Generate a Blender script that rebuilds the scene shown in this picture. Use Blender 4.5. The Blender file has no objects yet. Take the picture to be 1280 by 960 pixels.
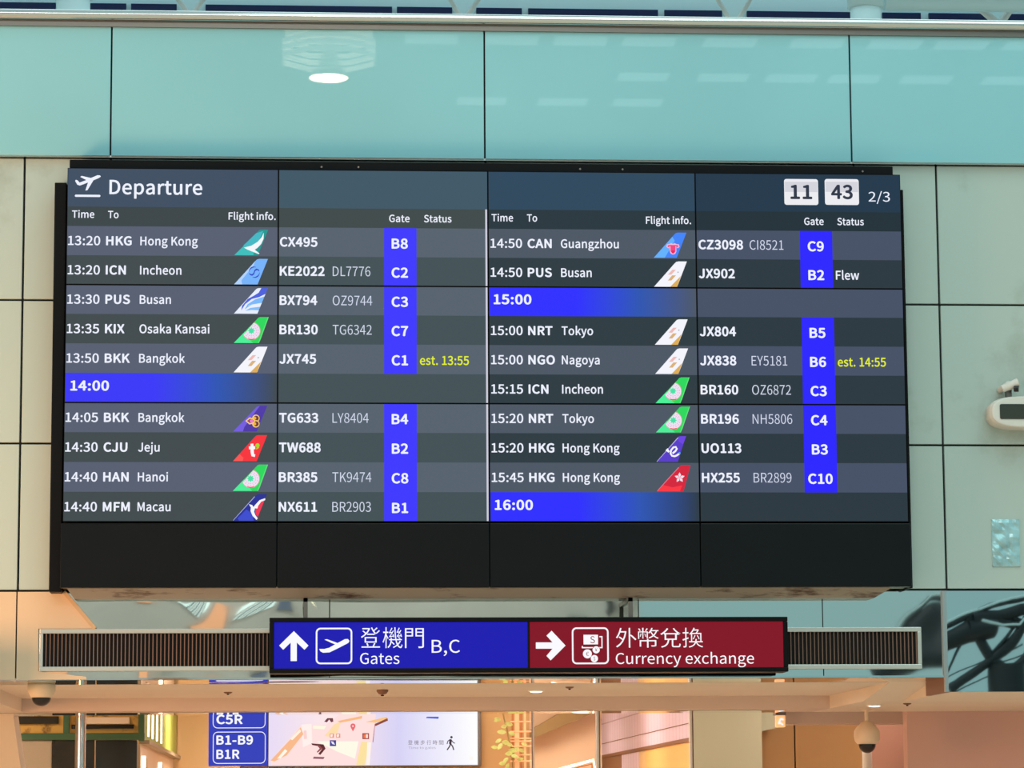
import bpy, bmesh, math, random
from mathutils import Vector, Matrix, Euler

random.seed(7)
D = bpy.data
SC = bpy.context.scene
COL = SC.collection

# ------------------------------------------------------------------ camera
F_PX = 3841.4
PITCH, YAW, ROLL = 1.71021, -0.0695675, -0.0063338
CAM = Vector((-1.08949, -17.55858, 1.6))
ROT = (Matrix.Rotation(YAW, 3, 'Z') @ Matrix.Rotation(PITCH, 3, 'X') @ Matrix.Rotation(ROLL, 3, 'Z'))
cam = D.cameras.new('camera')
cam.sensor_width = 36.0
cam.lens = F_PX / 1280 * 36
cam.clip_end = 500
camo = D.objects.new('camera', cam)
camo.matrix_world = Matrix.Translation(CAM) @ ROT.to_4x4()
COL.objects.link(camo)
SC.camera = camo
SC.view_settings.view_transform = 'Standard'
SC.view_settings.look = 'None'
SC.view_settings.exposure = 0.0
SC.view_settings.gamma = 1.0
SC.view_settings.use_curve_mapping = False


def at(px, py, y):
    "survey: the point of the plane at depth y that stands at a spot of the 1280x960 photograph"
    d = ROT @ Vector(((px - 640) / F_PX, -(py - 480) / F_PX, -1.0))
    return CAM + d * ((y - CAM.y) / d.y)


# ------------------------------------------------------------------ daylight
W = D.worlds.new('daylight')
SC.world = W
W.use_nodes = True
nt = W.node_tree
bg = nt.nodes['Background']
tc = nt.nodes.new('ShaderNodeTexCoord')
sep = nt.nodes.new('ShaderNodeSeparateXYZ')
rmp = nt.nodes.new('ShaderNodeValToRGB')
nt.links.new(tc.outputs['Generated'], sep.inputs[0])
nt.links.new(sep.outputs['Z'], rmp.inputs[0])
rmp.color_ramp.elements[0].position = 0.0
rmp.color_ramp.elements[0].color = (0.50, 0.79, 0.79, 1)
rmp.color_ramp.elements[1].position = 0.55
rmp.color_ramp.elements[1].color = (0.62, 0.95, 0.98, 1)
nt.links.new(rmp.outputs[0], bg.inputs[0])
bg.inputs[1].default_value = 0.72


def lin(c):
    o = []
    for v in c[:3]:
        v = v / 255
        o.append(v / 12.92 if v <= 0.04045 else ((v + 0.055) / 1.055) ** 2.4)
    return (o[0], o[1], o[2], 1.0)


def area_light(name, loc, rot, size, power, col):
    l = D.lights.new(name, 'AREA')
    l.shape = 'RECTANGLE'
    l.size, l.size_y = size
    l.energy = power
    l.color = col
    o = D.objects.new(name, l)
    o.location = loc
    o.rotation_euler = rot
    COL.objects.link(o)
    return o


WARM = (1.0, 0.88, 0.72)
# assumed hall skylight and warm passage lamps, unseen warm lamp added beside the opening
area_light('assumed_skylight', (4.5, -9, 14), (0, 0, 0), (12, 12), 960, (0.66, 1.0, 0.98))  # out of view, assumed from the cyan daylight
area_light('hall_rear_fill', (-4, -38, 20), (0, 0, 0), (20, 12), 4200, (1.0, 0.97, 0.92))  # unseen, added to brighten the far wall for the mirrors
area_light('upper_hall_fill', (0, 5.0, 13), (math.radians(12), 0, 0), (16, 4), 330, (0.70, 0.93, 1.0))  # unseen light added to lift the upper level
# assumed roof lights: bare area lights added for pale patches reflected in the glass
for ry, n0, n1 in ((-22.6, 0, 9), (-24.6, 3, 9), (-26.2, 1, 4)):
    for i in range(n0, n1):
        area_light('assumed_roof_light', (0.6 + i * 1.05 + 0.12 * math.sin(i * 5 + ry), ry, 12.0), (0, 0, 0), (0.72, 0.5), 1.7, (0.75, 0.97, 1.0))
area_light('left_warm_light', (-6.2, -3.0, 2.0), (Vector((-3.2, 0.2, 3.5)) - Vector((-6.2, -3.0, 2.0))).to_track_quat('-Z', 'Y').to_euler(), (2.2, 1.6), 300, (1.0, 0.52, 0.22))  # unseen warm lamp added low at left to warm the wall
for lx, ly, le in ((-4.0, 5.2, 60), (-3.2, 7.6, 60), (0.0, 6.8, 70), (0.9, 5.6, 34), (-2.0, 11.2, 70), (0.4, 12.2, 60), (4.4, 5.4, 30), (3.2, 5.4, 34), (-4.0, 11.4, 50), (0.7, 8.8, 75)):
    area_light('assumed_passage_light', (lx, ly, 2.92), (0, 0, 0), (1.0, 0.7), le * 0.75, WARM)  # unseen ceiling lamps, assumed from the warm interior
for lx, le in ((-3.6, 22), (-1.8, 12), (0.0, 6), (1.8, 6), (3.4, 7)):
    area_light('trough_fill', (lx, 1.9, 2.36), (0, 0, 0), (0.5, 0.3), le, (1.0, 0.86, 0.74))  # added lamps; their bounce off the floor brightens the soffit
for lx in (4.6, 5.8):
    area_light('added_bulkhead_light', (lx, 1.9, 2.26), (0, 0, 0), (0.4, 0.3), 9, (1.0, 0.84, 0.76))  # unseen lamps added under the right bulkhead


# ------------------------------------------------------------------ materials
def mat(name, col, rough=0.6, metal=0.0, emit=None, estr=1.0, var=0.0, vscale=3.0, bump=0.0, bscale=4.0, spec=0.5,
        ior=1.45, coord='Object', detail=3.0, bdist=0.02):
    m = D.materials.new(name)
    m.use_nodes = True
    t = m.node_tree
    b = t.nodes['Principled BSDF']
    c = lin(col)
    b.inputs['Base Color'].default_value = c
    b.inputs['Roughness'].default_value = rough
    b.inputs['Metallic'].default_value = metal
    b.inputs['Specular IOR Level'].default_value = spec
    b.inputs['IOR'].default_value = ior
    if emit is not None:
        b.inputs['Emission Color'].default_value = lin(emit)
        b.inputs['Emission Strength'].default_value = estr
    if var or bump:
        tcn = t.nodes.new('ShaderNodeTexCoord')
    if var:
        n = t.nodes.new('ShaderNodeTexNoise')
        n.inputs['Scale'].default_value = vscale
        n.inputs['Detail'].default_value = detail
        t.links.new(tcn.outputs[coord], n.inputs['Vector'])
        r = t.nodes.new('ShaderNodeValToRGB')
        r.color_ramp.elements[0].position = 0.3
        r.color_ramp.elements[1].position = 0.7
        r.color_ramp.elements[0].color = tuple(v * (1 - var) for v in c[:3]) + (1,)
        r.color_ramp.elements[1].color = tuple(min(1, v * (1 + var)) for v in c[:3]) + (1,)
        t.links.new(n.outputs['Fac'], r.inputs[0])
        t.links.new(r.outputs[0], b.inputs['Base Color'])
    if bump:
        n = t.nodes.new('ShaderNodeTexNoise')
        n.inputs['Scale'].default_value = bscale
        n.inputs['Detail'].default_value = 1.0
        t.links.new(tcn.outputs[coord], n.inputs['Vector'])
        bn = t.nodes.new('ShaderNodeBump')
        bn.inputs['Strength'].default_value = bump
        bn.inputs['Distance'].default_value = bdist
        t.links.new(n.outputs['Fac'], bn.inputs['Height'])
        t.links.new(bn.outputs[0], b.inputs['Normal'])
    return m


def screen(name, col, estr=1.0):
    "a lit display colour under its faintly glossy cover"
    m = mat(name, (6, 6, 8), 0.35, 0, col, estr, spec=0.12)
    return m


def stained(name, col, stain, rough=0.45, amount=0.55, scale=5.0, metal=0.0, stretch=(1, 1, 1)):
    m = mat(name, col, rough, metal)
    t = m.node_tree
    b = t.nodes['Principled BSDF']
    tcn = t.nodes.new('ShaderNodeTexCoord')
    mp = t.nodes.new('ShaderNodeMapping')
    mp.inputs['Scale'].default_value = stretch
    n = t.nodes.new('ShaderNodeTexNoise')
    n.inputs['Scale'].default_value = scale
    n.inputs['Detail'].default_value = 8
    n.inputs['Roughness'].default_value = 0.65
    r = t.nodes.new('ShaderNodeValToRGB')
    r.color_ramp.elements[0].position = amount
    r.color_ramp.elements[1].position = min(1.0, amount + 0.12)
    r.color_ramp.elements[0].color = lin(col)
    r.color_ramp.elements[1].color = lin(stain)
    t.links.new(tcn.outputs['Object'], mp.inputs[0])
    t.links.new(mp.outputs[0], n.inputs['Vector'])
    t.links.new(n.outputs['Fac'], r.inputs[0])
    t.links.new(r.outputs[0], b.inputs['Base Color'])
    return m


M = {}
M['panel'] = stained('wall_panel', (178, 186, 178), (163, 168, 158), 0.32, 0.56, 1.3)
M['joint'] = mat('joint_black', (26, 24, 26), 0.8)
M['teal_glass'] = mat('back_painted_glass', (142, 192, 200), 0.012, var=0.05, vscale=0.6, ior=1.5)
M['steel'] = mat('polished_steel', (205, 200, 196), 0.16, 1.0)
M['steel_dark'] = mat('brushed_steel', (120, 112, 106), 0.35, 1.0)
M['mirror'] = mat('mirror_steel', (196, 206, 200), 0.025, 1.0, bump=0.45, bscale=1.3, bdist=0.05, var=0.04, vscale=2)
M['mirror_clear'] = mat('mirror_steel_flat', (190, 205, 205), 0.012, 1.0, bump=0.035, bscale=1.4, bdist=0.05)
M['mirror_mid'] = mat('mirror_steel_slight', (200, 210, 206), 0.02, 1.0, bump=0.16, bscale=1.2, bdist=0.05)
M['rust_ledge'] = stained('weathered_ledge', (152, 130, 114), (80, 52, 40), 0.3, 0.55, 3.0, 0.6, (1, 1, 6))
M['cream'] = mat('cream_reflection', (208, 176, 146), 0.45, var=0.03, vscale=2)
M['cream_edge'] = mat('tan_reflection_edge', (196, 160, 124), 0.4)
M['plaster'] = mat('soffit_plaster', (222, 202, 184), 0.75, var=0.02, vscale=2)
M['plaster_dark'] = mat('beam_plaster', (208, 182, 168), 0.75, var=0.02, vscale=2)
M['brown'] = mat('brown_panel', (126, 84, 62), 0.5)
M['pink'] = mat('pink_wall', (206, 164, 152), 0.6, var=0.02, vscale=1.5)
M['black'] = mat('black_casing', (13, 11, 13), 0.45, var=0.15, vscale=5, spec=0.12)
M['black_gloss'] = mat('black_glass_cover', (12, 12, 14), 0.2, var=0.1, vscale=3, spec=0.25)
M['slot'] = mat('grille_dark', (18, 10, 9), 0.8)
M['louver'] = mat('grille_louver', (128, 96, 82), 0.5, 0.3)
M['grille_frame'] = mat('grille_frame', (206, 200, 192), 0.3, 0.7)
M['white'] = mat('white_enamel', (226, 224, 220), 0.4)
M['offwhite'] = mat('ivory_plastic', (214, 204, 196), 0.45)
M['ivory_warm'] = mat('warm_ivory_plastic', (224, 196, 168), 0.5)
M['smoked'] = mat('smoked_dome', (26, 18, 18), 0.06)
M['lcd_off'] = mat('dark_lcd', (52, 54, 44), 0.25)
M['roofblue'] = mat('pale_blue_steel', (200, 222, 226), 0.5)
M['roofdark'] = mat('clerestory_dark', (24, 30, 74), 0.3)
M['floor'] = mat('stone_floor', (226, 206, 184), 0.3, var=0.08, vscale=0.8)
M['hallwall'] = mat('hall_far_wall', (198, 188, 182), 0.6, var=0.06, vscale=0.5)
M['truss'] = mat('dark_truss_paint', (30, 34, 38), 0.5)
M['lamp'] = mat('lamp_lens', (255, 245, 220), 0.5, emit=(255, 236, 190), estr=40)
M['shade'] = mat('lamp_shade_glow', (236, 236, 228), 0.5, emit=(255, 250, 236), estr=1.6)  # faint glow added so the shade shows in the glass
M['spot'] = mat('downlight_lens', (255, 250, 240), 0.5, emit=(255, 244, 226), estr=3.0)
M['green'] = mat('green_frame_paint', (62, 92, 58), 0.45)
M['darkglass'] = mat('shop_dark_glass', (34, 34, 28), 0.12, var=0.25, vscale=4)
M['gold'] = stained('gilt_panel', (216, 168, 84), (96, 58, 30), 0.35, 0.5, 7.0, 0.3)
M['greige'] = mat('greige_panel', (176, 156, 130), 0.6)
M['lime'] = mat('lime_corrugated', (176, 186, 92), 0.5)
M['tube'] = mat('lit_tube', (255, 250, 240), 0.5, emit=(255, 246, 228), estr=2.2)
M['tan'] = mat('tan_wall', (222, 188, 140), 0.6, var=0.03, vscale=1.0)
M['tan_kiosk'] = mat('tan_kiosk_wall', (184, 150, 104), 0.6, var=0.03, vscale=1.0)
M['beige'] = mat('beige_wall', (232, 206, 178), 0.6)
M['olive'] = mat('olive_bulkhead', (150, 128, 86), 0.6)
M['sage'] = mat('sage_wall', (172, 170, 148), 0.6)
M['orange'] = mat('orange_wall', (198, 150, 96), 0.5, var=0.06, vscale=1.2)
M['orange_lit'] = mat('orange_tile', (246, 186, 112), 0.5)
M['leaf'] = mat('pale_leaf', (190, 200, 122), 0.5, var=0.15, vscale=30)
M['stem'] = mat('leaf_stem', (150, 130, 74), 0.6)
M['peach_lit'] = mat('lit_peach_bar', (236, 176, 134), 0.5, emit=(255, 176, 128), estr=0.4)
M['copper'] = mat('copper_bar', (190, 120, 72), 0.35, 0.6)
M['foil'] = mat('crinkled_plastic', (158, 190, 194), 0.2, 0.2, bump=0.7, bscale=14, bdist=0.02, var=0.25, vscale=12)
M['txt'] = screen('display_white', (238, 242, 255))
M['txt_dim'] = screen('display_white_thin', (214, 222, 240))
M['yellow'] = screen('display_yellow', (228, 240, 40))
M['gate_l'] = screen('display_blue', (62, 54, 255))
M['gate_r'] = screen('display_blue_deep', (44, 34, 255))
M['clock'] = screen('display_clock', (236, 236, 240))
M['clock_hi'] = screen('display_clock_shade', (212, 212, 220))
M['clock_ink'] = screen('display_clock_ink', (52, 60, 76))
M['line'] = screen('display_line', (206, 204, 220))
M['sign_blue'] = screen('sign_blue', (26, 24, 176))
M['sign_red'] = screen('sign_red', (130, 15, 35))
M['sign_white'] = screen('sign_white', (250, 250, 255))
M['dir_blue'] = screen('direction_blue', (54, 66, 186))
M['dir_white'] = screen('direction_white', (246, 246, 250))


def sm(col):
    k = 'c%02x%02x%02x' % col
    if k not in M:
        M[k] = screen('display_%02x%02x%02x' % col, col)
    return M[k]


def tiled(name, col, groove, sx, sz, rough=0.5, rowsonly=False):
    m = mat(name, col, rough)
    t = m.node_tree
    b = t.nodes['Principled BSDF']
    tcn = t.nodes.new('ShaderNodeTexCoord')
    br = t.nodes.new('ShaderNodeTexBrick')
    br.offset = 0.0
    br.inputs['Color1'].default_value = lin(col)
    br.inputs['Color2'].default_value = tuple(v * 0.93 for v in lin(col)[:3]) + (1,)
    br.inputs['Mortar'].default_value = lin(groove)
    br.inputs['Scale'].default_value = 1.0
    br.inputs['Brick Width'].default_value = sx
    br.inputs['Row Height'].default_value = sz
    br.inputs['Mortar Size'].default_value = 0.006
    mp = t.nodes.new('ShaderNodeMapping')
    mp.inputs['Rotation'].default_value = (0, math.radians(90), math.radians(90))
    t.links.new(tcn.outputs['Object'], mp.inputs[0])
    t.links.new(mp.outputs[0], br.inputs['Vector'])
    t.links.new(br.outputs[0], b.inputs['Base Color'])
    return m


M['mosaic'] = tiled('lilac_tile', (226, 206, 232), (178, 150, 176), 0.22, 0.5, 0.42)


# ------------------------------------------------------------------ mesh building
class MB:
    def __init__(self):
        self.v, self.f, self.mi, self.mats, self.sm = [], [], [], [], []

    def slot(self, m):
        if m not in self.mats:
            self.mats.append(m)
        return self.mats.index(m)

    def add(self, verts, faces, m, smooth=False):
        o = len(self.v)
        k = self.slot(m)
        self.v += [tuple(p) for p in verts]
        for f in faces:
            self.f.append(tuple(i + o for i in f))
            self.mi.append(k)
            self.sm.append(smooth)

    def box(self, a, b, m):
        x0, x1 = sorted((a[0], b[0])); y0, y1 = sorted((a[1], b[1])); z0, z1 = sorted((a[2], b[2]))
        vs = [(x, y, z) for x in (x0, x1) for y in (y0, y1) for z in (z0, z1)]
        self.add(vs, [(0, 1, 3, 2), (4, 6, 7, 5), (0, 4, 5, 1), (2, 3, 7, 6), (0, 2, 6, 4), (1, 5, 7, 3)], m)

    def cbox(self, a, b, m, r=0.01):
        "box with chamfered edges, in a bmesh"
        bm = bmesh.new()
        bmesh.ops.create_cube(bm, size=1.0)
        c = [(a[i] + b[i]) / 2 for i in range(3)]
        s = [abs(b[i] - a[i]) for i in range(3)]
        for v in bm.verts:
            v.co = Vector((c[0] + v.co.x * s[0], c[1] + v.co.y * s[1], c[2] + v.co.z * s[2]))
        bmesh.ops.bevel(bm, geom=bm.edges[:], offset=min(r, min(s) * 0.45), segments=2, affect='EDGES', profile=0.5)
        self.from_bm(bm, m)

    def from_bm(self, bm, m, smooth=False):
        bm.verts.index_update()
        self.add([v.co for v in bm.verts], [[v.index for v in f.verts] for f in bm.faces], m, smooth)
        bm.free()

    def tube(self, p0, p1, r, m, n=14, r1=None, cap=True):
        p0, p1 = Vector(p0), Vector(p1)
        d = (p1 - p0).normalized()
        u = d.orthogonal().normalized()
        w = d.cross(u)
        r1 = r if r1 is None else r1
        vs = []
        for p, rr in ((p0, r), (p1, r1)):
            for i in range(n):
                a = 2 * math.pi * i / n
                vs.append(p + (u * math.cos(a) + w * math.sin(a)) * rr)
        fs = [(i, (i + 1) % n, n + (i + 1) % n, n + i) for i in range(n)]
        self.add(vs, fs, m, True)
        if cap:
            self.add(vs[:n], [tuple(range(n))[::-1]], m)
            self.add(vs[n:], [tuple(range(n))], m)

    def lathe(self, c, prof, m, n=28, smooth=True, rot=0.0):
        "profile of (radius, z) turned about the vertical through c"
        vs, fs = [], []
        for r, z in prof:
            for i in range(n):
                a = rot + 2 * math.pi * i / n
                vs.append((c[0] + r * math.cos(a), c[1] + r * math.sin(a), c[2] + z))
        for j in range(len(prof) - 1):
            for i in range(n):
                fs.append((j * n + i, j * n + (i + 1) % n, (j + 1) * n + (i + 1) % n, (j + 1) * n + i))
        self.add(vs, fs, m, smooth)

    def face(self, pts, m):
        self.add(pts, [tuple(range(len(pts)))], m)

    def plate(self, pts, y, m, t=0.0):
        "polygon of (x, z) on the plane y facing the hall, with thickness t behind"
        n = len(pts)
        ar = sum(pts[i][0] * pts[(i + 1) % n][1] - pts[(i + 1) % n][0] * pts[i][1] for i in range(n))
        if ar < 0:
            pts = pts[::-1]
        if t <= 0:
            self.face([(p[0], y, p[1]) for p in pts], m)
            return
        vs = [(p[0], y, p[1]) for p in pts] + [(p[0], y + t, p[1]) for p in pts]
        fs = [tuple(range(n)), tuple(range(2 * n - 1, n - 1, -1))]
        fs += [((i + 1) % n, i, n + i, n + (i + 1) % n) for i in range(n)]
        self.add(vs, fs, m)

    def ring(self, outer, inner, y, m, t=0.0):
        n = len(outer)
        vs = [(p[0], y, p[1]) for p in outer] + [(p[0], y, p[1]) for p in inner]
        fs = [(i, (i + 1) % n, n + (i + 1) % n, n + i) for i in range(n)]
        self.add(vs, fs, m)

    def build(self, name, parent=None, origin=None):
        me = D.meshes.new(name)
        if parent is not None:
            o0 = world_org(parent)
        else:
            o0 = Vector(origin) if origin is not None else Vector((0, 0, 0))
        me.from_pydata([tuple(Vector(p) - o0) for p in self.v], [], self.f)
        for m in self.mats:
            me.materials.append(m)
        me.polygons.foreach_set('material_index', self.mi)
        me.polygons.foreach_set('use_smooth', self.sm)
        me.update()
        o = D.objects.new(name, me)
        COL.objects.link(o)
        if parent is not None:
            o.parent = parent
        else:
            o.location = o0
        return o


def world_org(o):
    p = Vector((0, 0, 0))
    while o is not None:
        p += Vector(o.location)
        o = o.parent
    return p


def tag(o, label, cat, group=None):
    o['label'] = label
    o['category'] = cat
    if group:
        o['group'] = group
    return o


def thing(name, label, cat, loc, group=None):
    o = D.objects.new(name, None)
    o.empty_display_size = 0.1
    o.location = loc
    COL.objects.link(o)
    return tag(o, label, cat, group)


def struct(o):
    o['kind'] = 'structure'
    return o


def rrect(x0, z0, x1, z1, r, n=5):
    pts = []
    for cx, cz, a0 in ((x1 - r, z1 - r, 0), (x0 + r, z1 - r, 90), (x0 + r, z0 + r, 180), (x1 - r, z0 + r, 270)):
        for i in range(n + 1):
            a = math.radians(a0 + 90 * i / n)
            pts.append((cx + r * math.cos(a), cz + r * math.sin(a)))
    return pts


def circle(cx, cz, r, n=24, a0=0, a1=360):
    return [(cx + r * math.cos(math.radians(a0 + (a1 - a0) * i / n)), cz + r * math.sin(math.radians(a0 + (a1 - a0) * i / n)))
            for i in range(n + (0 if a1 - a0 == 360 else 1))]


def stroke(pts, w):
    "a band of width w along the (x, z) points"
    L, Rr = [], []
    for i, p in enumerate(pts):
        a = pts[max(0, i - 1)]
        b = pts[min(len(pts) - 1, i + 1)]
        dx, dz = b[0] - a[0], b[1] - a[1]
        l = math.hypot(dx, dz) or 1
        ww = w[i] if isinstance(w, (list, tuple)) else w
        nx, nz = -dz / l * ww / 2, dx / l * ww / 2
        L.append((p[0] + nx, p[1] + nz))
        Rr.append((p[0] - nx, p[1] - nz))
    return L + Rr[::-1]


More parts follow.
